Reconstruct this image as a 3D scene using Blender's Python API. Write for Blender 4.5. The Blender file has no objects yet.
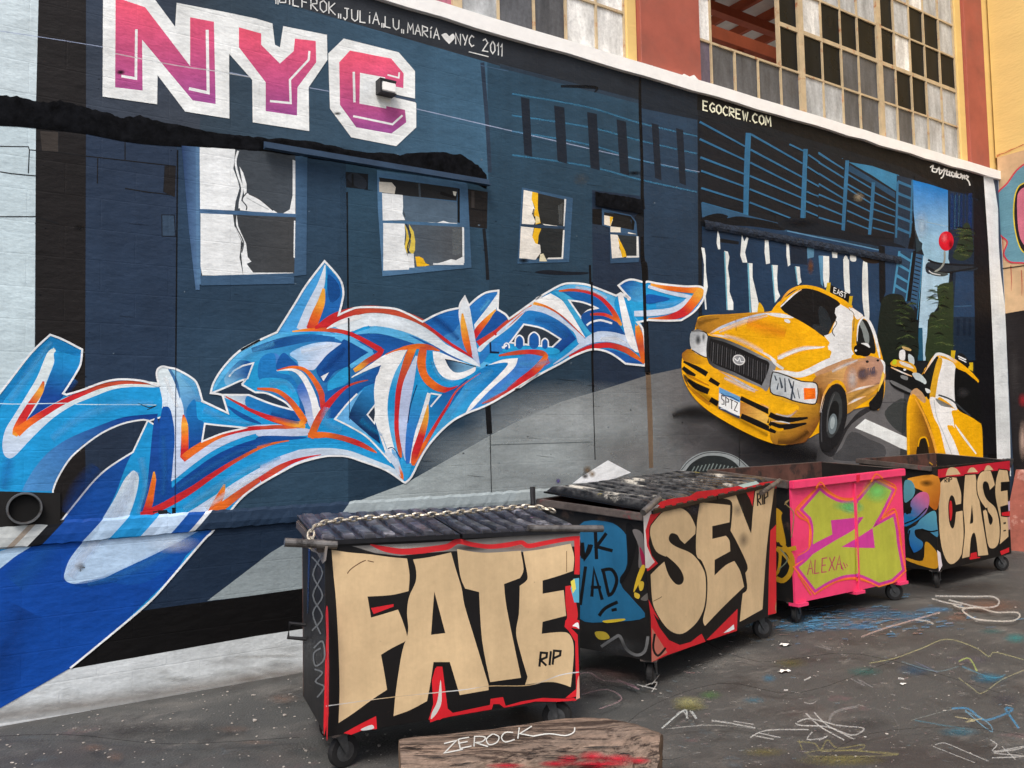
import bpy, bmesh, math, random
from mathutils import Vector, Matrix
from mathutils.geometry import tessellate_polygon
random.seed(7)
C = bpy.context.scene.collection
scn = bpy.context.scene
R = math.radians

# ---------------------------------------------------------------- camera, sky, sun, exposure
F, YAW, PITCH, ROLL, CAMH = 850.0, R(33.838), R(3.336), R(-1.144), 1.69
fw = Vector((math.sin(YAW)*math.cos(PITCH), math.cos(YAW)*math.cos(PITCH), math.sin(PITCH)))
rt = Vector((math.cos(YAW), -math.sin(YAW), 0.0))
up = rt.cross(fw)
cr, sr = math.cos(ROLL), math.sin(ROLL)
rt, up = rt*cr + up*sr, up*cr - rt*sr
EYE = Vector((0, 0, CAMH))
cam = bpy.data.objects.new('camera', bpy.data.cameras.new('camera'))
C.objects.link(cam)
cam.data.sensor_width = 36; cam.data.lens = F/1024*36
cam.data.clip_start = 0.05; cam.data.clip_end = 2000
cam.matrix_world = Matrix(((rt.x, up.x, -fw.x, EYE.x), (rt.y, up.y, -fw.y, EYE.y), (rt.z, up.z, -fw.z, EYE.z), (0, 0, 0, 1)))
scn.camera = cam

SUN_EL, SUN_AZ = R(55), R(228)      # azimuth clockwise from +Y: high, behind the viewer and to the left
world = bpy.data.worlds.new('World'); scn.world = world; world.use_nodes = True
wn = world.node_tree.nodes; wl = world.node_tree.links
sky = wn.new('ShaderNodeTexSky'); sky.sky_type = 'NISHITA'; sky.sun_disc = False
sky.sun_elevation = SUN_EL; sky.sun_rotation = SUN_AZ
sky.air_density = 1.0; sky.dust_density = 4.5; sky.ozone_density = 0.6
bg = wn['Background']; bg.inputs['Strength'].default_value = 0.12
wl.new(sky.outputs[0], bg.inputs['Color'])
sl = bpy.data.lights.new('sun', 'SUN'); sl.energy = 1.3; sl.angle = R(20); sl.color = (1.0, 0.97, 0.93)
so = bpy.data.objects.new('sun', sl); C.objects.link(so)
sd = Vector((math.sin(SUN_AZ)*math.cos(SUN_EL), math.cos(SUN_AZ)*math.cos(SUN_EL), math.sin(SUN_EL)))
so.rotation_euler = sd.to_track_quat('Z', 'Y').to_euler(); so.location = (0, -4, 15)
vs = scn.view_settings
vs.view_transform = 'Standard'; vs.look = 'None'; vs.gamma = 1; vs.use_curve_mapping = False
vs.exposure = 0.74
scn.cycles.transparent_max_bounces = 24
scn.cycles.max_bounces = 6

# ---------------------------------------------------------------- helpers: colour, materials
def lin(c):
    if isinstance(c, str): c = PAL[c]
    return tuple((v/255/12.92) if v <= 10.3 else ((v/255+0.055)/1.055)**2.4 for v in c)
PAL = dict(w=(236,240,242), i=(203,219,238), b=(28,152,216), l=(92,184,235), m=(40,112,186), d=(20,70,146),
           e=(60,135,205), n=(42,58,78), r=(202,40,46), o=(234,112,36), y=(242,172,62), k=(14,14,16), s=(196,78,52),
           Y=(246,180,12), G=(205,138,24), g=(150,152,152), c=(212,182,136), P=(236,62,112), L=(178,182,66),
           M=(206,62,152), t=(52,110,150), T=(70,140,180), v=(190,205,238))
def new_mat(name):
    m = bpy.data.materials.new(name); m.use_nodes = True
    nt = m.node_tree; b = nt.nodes['Principled BSDF']
    return m, nt.nodes, nt.links, b
def bump_of(n, l, b, scale, strength, dist=0.01, stretch=None, detail=6):
    geo = n.new('ShaderNodeNewGeometry'); src = geo.outputs['Position']
    if stretch:
        mp = n.new('ShaderNodeMapping'); mp.inputs['Scale'].default_value = stretch; l.new(src, mp.inputs['Vector']); src = mp.outputs[0]
    tx = n.new('ShaderNodeTexNoise'); tx.inputs['Scale'].default_value = scale; tx.inputs['Detail'].default_value = detail
    l.new(src, tx.inputs['Vector'])
    bp = n.new('ShaderNodeBump'); bp.inputs['Strength'].default_value = strength; bp.inputs['Distance'].default_value = dist
    l.new(tx.outputs['Fac'], bp.inputs['Height']); l.new(bp.outputs[0], b.inputs['Normal'])
    return src, tx, bp
def mult_noise(n, l, src, colsock, scale, lo, hi, detail=5):
    tx = n.new('ShaderNodeTexNoise'); tx.inputs['Scale'].default_value = scale; tx.inputs['Detail'].default_value = detail
    tx.inputs['Roughness'].default_value = 0.65
    l.new(src, tx.inputs['Vector'])
    mr = n.new('ShaderNodeMapRange'); mr.inputs['From Min'].default_value = 0.3; mr.inputs['From Max'].default_value = 0.7
    mr.inputs['To Min'].default_value = lo; mr.inputs['To Max'].default_value = hi; l.new(tx.outputs['Fac'], mr.inputs['Value'])
    mx = n.new('ShaderNodeMix'); mx.data_type = 'RGBA'; mx.blend_type = 'MULTIPLY'; mx.inputs['Factor'].default_value = 1
    l.new(colsock, mx.inputs['A']); l.new(mr.outputs[0], mx.inputs['B'])
    return mx.outputs['Result']
def paint_material(name, soft, wall=True, rough=0.6, chalk=False):
    m, n, l, b = new_mat(name)
    at = n.new('ShaderNodeAttribute'); at.attribute_name = 'Col'
    if wall: src, tx, bp = bump_of(n, l, b, 9, 0.6, 0.012, (1, 1, 1.9), 9)
    else: src, tx, bp = bump_of(n, l, b, 5, 0.35, 0.02)
    geo = n.new('ShaderNodeNewGeometry')
    c = mult_noise(n, l, src, at.outputs['Color'], 1.7, 0.80, 1.10)
    c = mult_noise(n, l, src, c, 38, *((0.88, 1.08) if wall else (0.95, 1.03)))
    if wall:     # faint block courses and runs under the paint
        sp = n.new('ShaderNodeSeparateXYZ'); l.new(geo.outputs['Position'], sp.inputs[0]); cb = n.new('ShaderNodeCombineXYZ'); l.new(sp.outputs['X'], cb.inputs[0]); l.new(sp.outputs['Z'], cb.inputs[1])
        br = n.new('ShaderNodeTexBrick'); br.inputs['Scale'].default_value = 1.0; br.inputs['Brick Width'].default_value = 0.42; br.inputs['Row Height'].default_value = 0.205
        br.inputs['Mortar Size'].default_value = 0.006; br.inputs['Mortar Smooth'].default_value = 0.6; l.new(cb.outputs[0], br.inputs['Vector'])
        ad = n.new('ShaderNodeMath'); ad.operation = 'MULTIPLY_ADD'; ad.inputs[1].default_value = -0.09; l.new(br.outputs['Fac'], ad.inputs[0]); l.new(tx.outputs['Fac'], ad.inputs[2]); l.new(ad.outputs[0], bp.inputs['Height'])
        mp = n.new('ShaderNodeMapping'); mp.inputs['Scale'].default_value = (7, 7, 0.45); l.new(geo.outputs['Position'], mp.inputs['Vector']); c = mult_noise(n, l, mp.outputs[0], c, 1.0, 0.9, 1.05)
    else:        # scuffs and rust freckles on steel
        t2 = n.new('ShaderNodeTexNoise'); t2.inputs['Scale'].default_value = 24; t2.inputs['Detail'].default_value = 8; t2.inputs['Roughness'].default_value = .75; l.new(geo.outputs['Position'], t2.inputs['Vector'])
        r2 = n.new('ShaderNodeMapRange'); r2.inputs['From Min'].default_value = .66; r2.inputs['From Max'].default_value = .72; r2.inputs['To Max'].default_value = 0 if chalk else .6; l.new(t2.outputs['Fac'], r2.inputs['Value'])
        mx = n.new('ShaderNodeMix'); mx.data_type = 'RGBA'; l.new(r2.outputs[0], mx.inputs['Factor']); l.new(c, mx.inputs['A']); mx.inputs['B'].default_value = (*lin((92, 74, 60)), 1); c = mx.outputs['Result']
        mp = n.new('ShaderNodeMapping'); mp.inputs['Scale'].default_value = (14, 14, 1.2); l.new(geo.outputs['Position'], mp.inputs['Vector']); c = mult_noise(n, l, mp.outputs[0], c, 1.0, 0.92, 1.04)
    l.new(c, b.inputs['Base Color'])
    b.inputs['Roughness'].default_value = rough; b.inputs['Specular IOR Level'].default_value = 0.16 if wall else 0.28
    if soft:
        if chalk:
            tc = n.new('ShaderNodeTexNoise'); tc.inputs['Scale'].default_value = 55; tc.inputs['Detail'].default_value = 6; l.new(src, tc.inputs['Vector'])
            rc = n.new('ShaderNodeMapRange'); rc.inputs['From Min'].default_value = 0.3; rc.inputs['From Max'].default_value = 0.52; rc.inputs['To Min'].default_value = 0.25; l.new(tc.outputs['Fac'], rc.inputs['Value'])
            mc = n.new('ShaderNodeMath'); mc.operation = 'MULTIPLY'; l.new(at.outputs['Alpha'], mc.inputs[0]); l.new(rc.outputs[0], mc.inputs[1]); l.new(mc.outputs[0], b.inputs['Alpha'])
        else: l.new(at.outputs['Alpha'], b.inputs['Alpha'])
    return m
WALLP = paint_material('mural_paint', False); WALLS = paint_material('mural_airbrush', True)
METP = paint_material('sprayed_steel_paint', False, False, 0.45); METS = paint_material('sprayed_steel_airbrush', True, False, 0.5)
def mat(name, c, rough=0.6, metal=0.0, var=(0.85, 1.1), nscale=4, bs=8, bstr=0.3, bdist=0.01, c2=None, f2=(0.5, 0.62), s2=3, stretch=None, spec=0.4):
    m, n, l, b = new_mat(name)
    src, tx, bp = bump_of(n, l, b, bs, bstr, bdist, stretch)
    rgb = n.new('ShaderNodeRGB'); rgb.outputs[0].default_value = (*lin(c), 1); s = rgb.outputs[0]
    if c2:
        t2 = n.new('ShaderNodeTexNoise'); t2.inputs['Scale'].default_value = s2; t2.inputs['Detail'].default_value = 8; l.new(src, t2.inputs['Vector'])
        t2.inputs['Roughness'].default_value = 0.7
        mr = n.new('ShaderNodeMapRange'); mr.inputs['From Min'].default_value = f2[0]; mr.inputs['From Max'].default_value = f2[1]; l.new(t2.outputs['Fac'], mr.inputs['Value'])
        mx = n.new('ShaderNodeMix'); mx.data_type = 'RGBA'; l.new(mr.outputs[0], mx.inputs['Factor']); l.new(s, mx.inputs['A']); mx.inputs['B'].default_value = (*lin(c2), 1)
        s = mx.outputs['Result']
    s = mult_noise(n, l, src, s, nscale, *var)
    l.new(s, b.inputs['Base Color'])
    b.inputs['Roughness'].default_value = rough; b.inputs['Metallic'].default_value = metal; b.inputs['Specular IOR Level'].default_value = spec
    return m

# ---------------------------------------------------------------- helpers: objects
def finish(name, bm, m, parent=None, smooth=False, fixn=True):
    if fixn: bmesh.ops.recalc_face_normals(bm, faces=bm.faces)
    vs_ = [v.co for v in bm.verts]
    lo = Vector([min(v[i] for v in vs_) for i in range(3)]); hi = Vector([max(v[i] for v in vs_) for i in range(3)])
    ce = Vector(((lo.x+hi.x)/2, (lo.y+hi.y)/2, lo.z if parent is None else (lo.z+hi.z)/2))
    bmesh.ops.translate(bm, verts=bm.verts, vec=-ce)
    me = bpy.data.meshes.new(name); bm.to_mesh(me); bm.free()
    if smooth:
        for p in me.polygons: p.use_smooth = True
    me.materials.append(m)
    o = bpy.data.objects.new(name, me); C.objects.link(o); o.location = ce
    adopt(o, parent)
    return o
WM = {}
def adopt(o, parent):
    WM[o] = Matrix.Translation(o.location) @ o.rotation_euler.to_matrix().to_4x4()
    if parent is not None:
        o.parent = parent; o.matrix_parent_inverse = WM[parent].inverted()
def tag(o, label=None, cat=None, group=None, kind=None):
    if label: o['label'] = label
    if cat: o['category'] = cat
    if group: o['group'] = group
    if kind: o['kind'] = kind
    return o
def thing(name, label, cat, loc, group=None):
    o = bpy.data.objects.new(name, None); o.empty_display_size = 0.2; C.objects.link(o); o.location = loc; adopt(o, None)
    return tag(o, label, cat, group)
def hexa(bm, p):   # p: 4 bottom (ccw) + 4 top
    v = [bm.verts.new(q) for q in p]
    for f in ((3,2,1,0),(4,5,6,7),(0,1,5,4),(1,2,6,5),(2,3,7,6),(3,0,4,7)): bm.faces.new([v[i] for i in f])
    return v
def box(bm, x0, x1, y0, y1, z0, z1):
    return hexa(bm, [Vector(q) for q in ((x0,y0,z0),(x1,y0,z0),(x1,y1,z0),(x0,y1,z0),(x0,y0,z1),(x1,y0,z1),(x1,y1,z1),(x0,y1,z1))])
def bar(bm, a, b, w, h, upv=(0, 0, 1)):
    a = Vector(a); b = Vector(b); d = (b-a).normalized(); s = d.cross(Vector(upv)).normalized()*w/2; u = s.cross(d).normalized()*h/2
    hexa(bm, [a-s-u, a+s-u, b+s-u, b-s-u, a-s+u, a+s+u, b+s+u, b-s+u])
def tube(bm, pts, rad, n=10, caps=True, jitter=0.0):
    pts = [Vector(p) for p in pts]; rads = rad if isinstance(rad, (list, tuple)) else [rad]*len(pts)
    rings = []
    for i, p in enumerate(pts):
        d = (pts[min(i+1, len(pts)-1)] - pts[max(i-1, 0)]).normalized()
        a = d.cross(Vector((0, 0, 1)));
        if a.length < 1e-3: a = d.cross(Vector((1, 0, 0)))
        a.normalize(); b_ = d.cross(a)
        rings.append([bm.verts.new(p + (a*math.cos(t)+b_*math.sin(t))*rads[i]*(1+random.uniform(-jitter, jitter))) for t in [2*math.pi*k/n for k in range(n)]])
    for r0, r1 in zip(rings, rings[1:]):
        for k in range(n): bm.faces.new((r0[k], r0[(k+1) % n], r1[(k+1) % n], r1[k]))
    if caps: bm.faces.new(rings[0][::-1]); bm.faces.new(rings[-1])
    return rings
def lathe(bm, c, axis, prof, n=20):
    c = Vector(c); axis = Vector(axis).normalized(); a = axis.cross(Vector((0, 0, 1)));
    if a.length < 1e-3: a = Vector((1, 0, 0))
    a.normalize(); b_ = axis.cross(a)
    rings = [[bm.verts.new(c+axis*h+(a*math.cos(t)+b_*math.sin(t))*r) for t in [2*math.pi*k/n for k in range(n)]] for h, r in prof]
    for r0, r1 in zip(rings, rings[1:]):
        for k in range(n): bm.faces.new((r0[k], r0[(k+1) % n], r1[(k+1) % n], r1[k]))
    bm.faces.new(rings[0][::-1]); bm.faces.new(rings[-1])
def bevel(bm, w, seg=2):
    bmesh.ops.bevel(bm, geom=list(bm.edges), offset=w, segments=seg, affect='EDGES', clamp_overlap=True)

# ---------------------------------------------------------------- helpers: paint on real surfaces
class Surf:                        # a flat surface in the place; n points to the viewer's side
    def __init__(s, p0, n, zmax=None): s.zmax = zmax; s.p0 = Vector(p0); s.n = Vector(n).normalized()
    def at(s, x, y):
        d = fw*F + rt*(x-512) - up*(y-384)
        t = (s.p0-EYE).dot(s.n)/d.dot(s.n)
        p = EYE + d*t
        if s.zmax is not None: p.z = min(p.z, s.zmax)
        return p
WY, BX = 6.05, 12.5
WALL = Surf((0, WY, 0), (0, -1, 0), 5.168); GROUND = Surf((0, 0, 0), (0, 0, 1))
TX = [0.0, 0.0, 1.0]
def T(x0=0, y0=0, s=1): TX[:] = [float(x0), float(y0), float(s)]
def P_(x, y): return (TX[0]+x/TX[2], TX[1]+y/TX[2])
def parse(s):
    out = []
    for tok in s.split():
        cor = tok.endswith('!')
        a, b_ = tok.rstrip('!').split(',')[:2]
        out.append((*P_(float(a), float(b_)), cor))
    return out
def cr_pt(p0, p1, p2, p3, t):
    return tuple(0.5*((2*b)+(-a+c)*t+(2*a-5*b+4*c-d)*t*t+(-a+3*b-3*c+d)*t**3) for a, b, c, d in zip(p0, p1, p2, p3))
def smooth_loop(pts, sub=4):
    n = len(pts); out = []
    for i in range(n):
        p1, p2 = pts[i], pts[(i+1) % n]
        p0 = p1 if p1[2] else pts[i-1]; p3 = p2 if p2[2] else pts[(i+2) % n]
        for k in range(sub): out.append(cr_pt(p0[:2], p1[:2], p2[:2], p3[:2], k/sub))
    return out
def mixc(a, b, t): return tuple(x+(y-x)*t for x, y in zip(a, b))
class Fig:                         # one painted figure = one mesh of thin paint layers on a surface
    def __init__(s, surf, off=0.002, step=0.000012, smd=True): s.surf, s.off, s.step, s.f, s.smd = surf, off*(.5 if surf is WALL else 1), step, [], smd; s.any_soft = False
    dark = 1.0
    def tone(s, c): return tuple(v*s.dark for v in c) if max(c) < .19 else c
    def _v(s, p): return s.surf.at(*p) + s.surf.n*s.off
    def poly(s, txt, col, g=None, sm=None, a=1.0, out=None, ow=1.6):
        if sm is None: sm = s.smd
        pts = parse(txt) if isinstance(txt, str) else txt
        pp = smooth_loop(pts) if sm else [q[:2] for q in pts]
        vs_ = [s._v(p) for p in pp]
        tr = tessellate_polygon([[Vector((p[0], p[1], 0)) for p in pp]])
        c0 = s.tone(lin(col))
        if g:
            (xa, ya, ca), (xb, yb, cb) = g
            xa, ya = P_(xa, ya); xb, yb = P_(xb, yb); ca, cb = s.tone(lin(ca)), s.tone(lin(cb)); L = (xb-xa)**2+(yb-ya)**2
            cs = [mixc(ca, cb, min(1, max(0, ((p[0]-xa)*(xb-xa)+(p[1]-ya)*(yb-ya))/L))) for p in pp]
        else: cs = [c0]*len(pp)
        for t in tr: s.f.append(([vs_[i] for i in t], [(*cs[i], a) for i in t]))
        if a < 1: s.any_soft = True
        s.off += s.step
        if out: s.line(pts, out, ow, closed=True, sm=sm)
        return s
    def line(s, pts, col, w, closed=False, sm=True, a=1.0):
        if isinstance(pts, str): pts = parse(pts)
        if sm and len(pts) > 2:
            if closed: pp = smooth_loop(pts)
            else:
                q = [pts[0]]+list(pts)+[pts[-1]]; pp = []
                for i in range(1, len(q)-2):
                    p0 = q[i] if q[i][2] else q[i-1]; p3 = q[i+1] if q[i+1][2] else q[i+2]
                    for k in range(4): pp.append(cr_pt(p0[:2], q[i][:2], q[i+1][:2], p3[:2], k/4))
                pp.append(pts[-1][:2])
        else: pp = [p[:2] for p in pts]
        s._strip(pp, [w]*len(pp), [lin(col)]*len(pp), closed, a, 0)
        return s
    def rib(s, txt, soft=0.0, a=1.0, sub=5):        # "x,y,w,c ..." swoosh with its own width and colour along it
        k = []
        for tok in txt.split():
            q = tok.split(','); k.append([*P_(float(q[0]), float(q[1])), float(q[2])/TX[2], lin(q[3]) if len(q) > 3 and q[3] else None])
        idx = [i for i, q in enumerate(k) if q[3]]
        for i, q in enumerate(k):
            if q[3] is None:
                lo = max([j for j in idx if j < i], default=idx[0]); hi = min([j for j in idx if j > i], default=idx[-1])
                q[3] = k[lo][3] if lo == hi else mixc(k[lo][3], k[hi][3], (i-lo)/(hi-lo))
        q = [k[0]]+k+[k[-1]]; pp, ww, cc = [], [], []
        for i in range(1, len(q)-2):
            for t in range(sub):
                v = cr_pt(*[(z[0], z[1], z[2]) for z in q[i-1:i+3]], t/sub); pp.append(v[:2]); ww.append(max(0, v[2])); cc.append(mixc(q[i][3], q[i+1][3], t/sub))
        pp.append(tuple(k[-1][:2])); ww.append(k[-1][2]); cc.append(k[-1][3])
        s._strip(pp, ww, cc, False, a, soft)
        return s
    def _strip(s, pp, ww, cc, closed, a, soft):
        n = len(pp); L, Rr = [], []; E = []
        for i in range(n):
            pa = pp[i-1] if (i > 0 or closed) else pp[i]; pb = pp[(i+1) % n] if (i < n-1 or closed) else pp[i]
            d1 = Vector((pp[i][0]-pa[0], pp[i][1]-pa[1])); d2 = Vector((pb[0]-pp[i][0], pb[1]-pp[i][1]))
            if d1.length < 1e-6: d1 = d2
            if d2.length < 1e-6: d2 = d1
            if d1.length < 1e-6: d1 = d2 = Vector((1, 0))
            d1.normalize(); d2.normalize(); t = d1+d2
            if t.length < 0.2: t = d1.copy()
            t.normalize(); k = min(2.2, 1/max(0.3, abs(t.dot(d1))))
            nn = Vector((-t.y, t.x))*k; w = ww[i]/2
            L.append((pp[i][0]+nn.x*w, pp[i][1]+nn.y*w)); Rr.append((pp[i][0]-nn.x*w, pp[i][1]-nn.y*w))
        rng = range(n if closed else n-1)
        if soft or a < 1: s.any_soft = True
        if soft:
            for i in rng:
                j = (i+1) % n
                for S in (L, Rr):
                    q = [pp[i], pp[j], S[j], S[i]]; al = [a, a, 0, 0]; c = [cc[i], cc[j], cc[j], cc[i]]
                    s.f.append(([s._v(z) for z in q], [(*x, y) for x, y in zip(c, al)]))
        else:
            for i in rng:
                j = (i+1) % n
                s.f.append(([s._v(L[i]), s._v(L[j]), s._v(Rr[j]), s._v(Rr[i])], [(*cc[i], a), (*cc[j], a), (*cc[j], a), (*cc[i], a)]))
        s.off += s.step
    def ell(s, x, y, rx, ry, col, rot=0, n=28, a=1.0, out=None, ow=1.5):
        pts = []
        for k in range(n):
            t = 2*math.pi*k/n; u, v = rx*math.cos(t), ry*math.sin(t); q = R(rot)
            pts.append((*P_(x+u*math.cos(q)-v*math.sin(q), y+u*math.sin(q)+v*math.cos(q)), False))
        return s.poly(pts, col, sm=False, a=a, out=out, ow=ow)
    def glow(s, x, y, rx, ry, col, a=0.6, n=24):     # soft spray cloud
        c = lin(col); ce = s._v(P_(x, y)); ring = [s._v(P_(x+rx*math.cos(2*math.pi*k/n), y+ry*math.sin(2*math.pi*k/n))) for k in range(n)]
        for k in range(n): s.f.append(([ce, ring[k], ring[(k+1) % n]], [(*c, a), (*c, 0), (*c, 0)]))
        s.any_soft = True; s.off += s.step; return s
    def text(s, txt, x, y, ux, uy, vx, vy, col, w, gap=0.28):   # stroke lettering: u = one letter's width, v = its height
        cx = 0.0
        for ch in txt:
            if ch == ' ': cx += 0.7; continue
            for stx in FONT.get(ch, ()):
                pts = [(*P_(x+(cx+px)*ux+py*vx, y+(cx+px)*uy+py*vy), True) for px, py in stx]
                if len(pts) == 1: pts = [pts[0], (pts[0][0]+0.6, pts[0][1]+0.3, True)]
                s.line(pts, col, w/TX[2], sm=False)
            cx += (0.35 if ch in NARROW else 1.0) + gap
        return s
    def done(s, name, parent, mats=(WALLP, WALLS), label=None):
        bm = bmesh.new(); cl = bm.loops.layers.float_color.new('Col')
        for vs_, cs in s.f:
            try: f = bm.faces.new([bm.verts.new(v) for v in vs_])
            except ValueError: continue
            f.normal_update()
            if f.normal.dot(s.surf.n) < 0: f.normal_flip(); 
            mp = {tuple(v): c for v, c in zip(vs_, cs)}
            for lp in f.loops:
                lp[cl] = min(zip(vs_, cs), key=lambda z: (z[0]-lp.vert.co).length_squared)[1]
        o = finish(name, bm, mats[1] if s.any_soft else mats[0], parent, fixn=False)
        if label: o['label'] = label
        return o
NARROW = "I'.,1i\"Í"
FONT = {
 'A': [[(0,0),(.5,1),(1,0)],[(.2,.4),(.8,.4)]], 'B': [[(0,0),(0,1),(.7,.95),(.8,.7),(.1,.52),(.9,.4),(.85,.1),(0,0)]],
 'C': [[(.95,.85),(.5,1),(.05,.65),(.05,.3),(.5,0),(.95,.15)]], 'D': [[(0,0),(0,1),(.8,.75),(.9,.3),(0,0)]],
 'E': [[(.9,1),(0,1),(0,0),(.9,0)],[(0,.5),(.7,.5)]], 'F': [[(.9,1),(0,1),(0,0)],[(0,.5),(.7,.5)]],
 'G': [[(.95,.85),(.5,1),(.05,.65),(.05,.3),(.5,0),(.95,.15),(.95,.45),(.55,.45)]], 'H': [[(0,0),(0,1)],[(1,0),(1,1)],[(0,.5),(1,.5)]],
 'I': [[(.15,0),(.15,1)]], 'i': [[(.15,0),(.15,.7)],[(.15,.95)]], 'J': [[(.2,1),(.9,1)],[(.6,1),(.6,.2),(.3,0),(.05,.2)]], 'K': [[(0,0),(0,1)],[(.9,1),(.05,.45),(.95,0)]],
 'L': [[(0,1),(0,0),(.85,0)]], 'M': [[(0,0),(.1,1),(.5,.4),(.9,1),(1,0)]], 'N': [[(0,0),(0,1),(.9,0),(.9,1)]],
 'O': [[(.5,1),(.05,.75),(.05,.25),(.5,0),(.95,.25),(.95,.75),(.5,1)]], 'P': [[(0,0),(0,1),(.9,.9),(.9,.6),(0,.45)]],
 'R': [[(0,0),(0,1),(.85,.9),(.85,.6),(.05,.48),(.95,0)]], 'S': [[(.95,.85),(.5,1),(.1,.8),(.15,.58),(.85,.42),(.9,.15),(.5,0),(.05,.15)]],
 'T': [[(0,1),(1,1)],[(.5,1),(.5,0)]], 'U': [[(0,1),(.05,.2),(.5,0),(.9,.2),(.95,1)]], 'W': [[(0,1),(.25,0),(.5,.7),(.75,0),(1,1)]],
 'X': [[(0,0),(1,1)],[(0,1),(1,0)]], 'Y': [[(0,1),(.5,.45)],[(1,1),(.4,0)]], 'Z': [[(0,1),(1,1),(0,0),(1,0)]],
 '.': [[(.1,0),(.2,.08)]], ',': [[(.2,.2),(.05,-.2)]], '"': [[(.1,.2),(.1,-.2)],[(.4,.2),(.4,-.2)]], '0': [[(.5,1),(.1,.6),(.15,.2),(.5,0),(.9,.3),(.85,.75),(.5,1)]],
 '1': [[(0,.7),(.25,1),(.2,0)]], '2': [[(.05,.8),(.5,1),(.9,.75),(0,0),(1,.05)]], '5': [[(.9,1),(.1,1),(.1,.6),(.8,.5),(.8,.1),(.05,0)]],
 "Í": [[(.15,0),(.15,.7)],[(.1,.85),(.35,1.1)]],
}
# ---------------------------------------------------------------- materials of the place
WALLM = mat('painted_render', (50, 68, 90), 0.7, bs=9, bstr=0.5, bdist=0.012, nscale=2)
SILLM = mat('white_sill_paint', (250, 250, 247), 0.55, bs=20, bstr=0.3, var=(0.92, 1.03))
REDM = mat('red_pier_paint', (166, 88, 72), 0.75, var=(0.82, 1.08), nscale=2.5, c2=(140, 84, 72), f2=(.5, .75), s2=1.2)
YELM = mat('yellow_wall_paint', (226, 194, 122), 0.75, var=(0.93, 1.05), nscale=1.2, bs=12, bstr=0.35, stretch=(1, 1, 3))
TANM = mat('peeling_tan_paint', (206, 172, 132), 0.8, var=(0.8, 1.1), nscale=5)
BLKM = mat('black_wall_paint', (34, 31, 32), 0.7, var=(0.7, 1.5), nscale=6)
FRAMEM = mat('cream_window_steel', (196, 176, 142), 0.6, var=(0.8, 1.08), nscale=9, c2=(170, 98, 56), f2=(0.56, 0.68), s2=7)
RUSTM = mat('rusty_orange_steel', (176, 88, 56), 0.7, var=(0.8, 1.1))
CEILM = mat('whitewashed_ceiling', (226, 218, 204), 0.8, var=(0.85, 1.05))
INM = mat('dark_room', (40, 38, 38), 0.9)
LINTM = mat('broken_lintel', (15, 16, 19), 0.95, var=(0.4, 1.9), nscale=14, bs=22, bstr=0.45, bdist=0.012, spec=.06)
LEDGEM = WALLM
STEELM = mat('grey_steel', (120, 122, 124), 0.45, 0.7, var=(0.6, 1.1), nscale=12, c2=(96, 66, 48), f2=(0.55, 0.66), s2=9)
DARKM = mat('black_steel', (34, 34, 36), 0.5, 0.2, var=(0.7, 1.5), nscale=8)
RUBM = mat('caster_rubber', (26, 26, 27), 0.75, var=(0.7, 1.3))
def pane_mat(name, c, rough, spec=.5):
    m, n, l, b = new_mat(name)
    src, tx, bp = bump_of(n, l, b, 3, 0.08, 0.01)
    mp = n.new('ShaderNodeMapping'); mp.inputs['Scale'].default_value = (3.2, 1, .9); l.new(src, mp.inputs['Vector'])
    rgb = n.new('ShaderNodeRGB'); rgb.outputs[0].default_value = (*lin(c), 1)
    s = mult_noise(n, l, mp.outputs[0], rgb.outputs[0], 2.2, 0.5, 1.22); s = mult_noise(n, l, src, s, 30, 0.8, 1.15); l.new(s, b.inputs['Base Color'])
    rr = n.new('ShaderNodeMapRange'); rr.inputs['To Min'].default_value = rough*.5; rr.inputs['To Max'].default_value = rough*1.6; l.new(tx.outputs['Fac'], rr.inputs['Value']); l.new(rr.outputs[0], b.inputs['Roughness'])
    b.inputs['Specular IOR Level'].default_value = spec
    return m
PANE = {'d': pane_mat('dark_glass', (22, 26, 30), 0.3, .12), 'g': pane_mat('dirty_grey_glass', (92, 94, 98), 0.35, .3), 'f': pane_mat('frosted_glass', (186, 190, 192), 0.4),
        'w': pane_mat('white_glass', (236, 237, 234), 0.45), 'p': pane_mat('violet_glass', (104, 96, 116), 0.3), 'k': pane_mat('pink_glass', (200, 120, 140), 0.4)}  # palest panes have a near-white base colour

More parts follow.
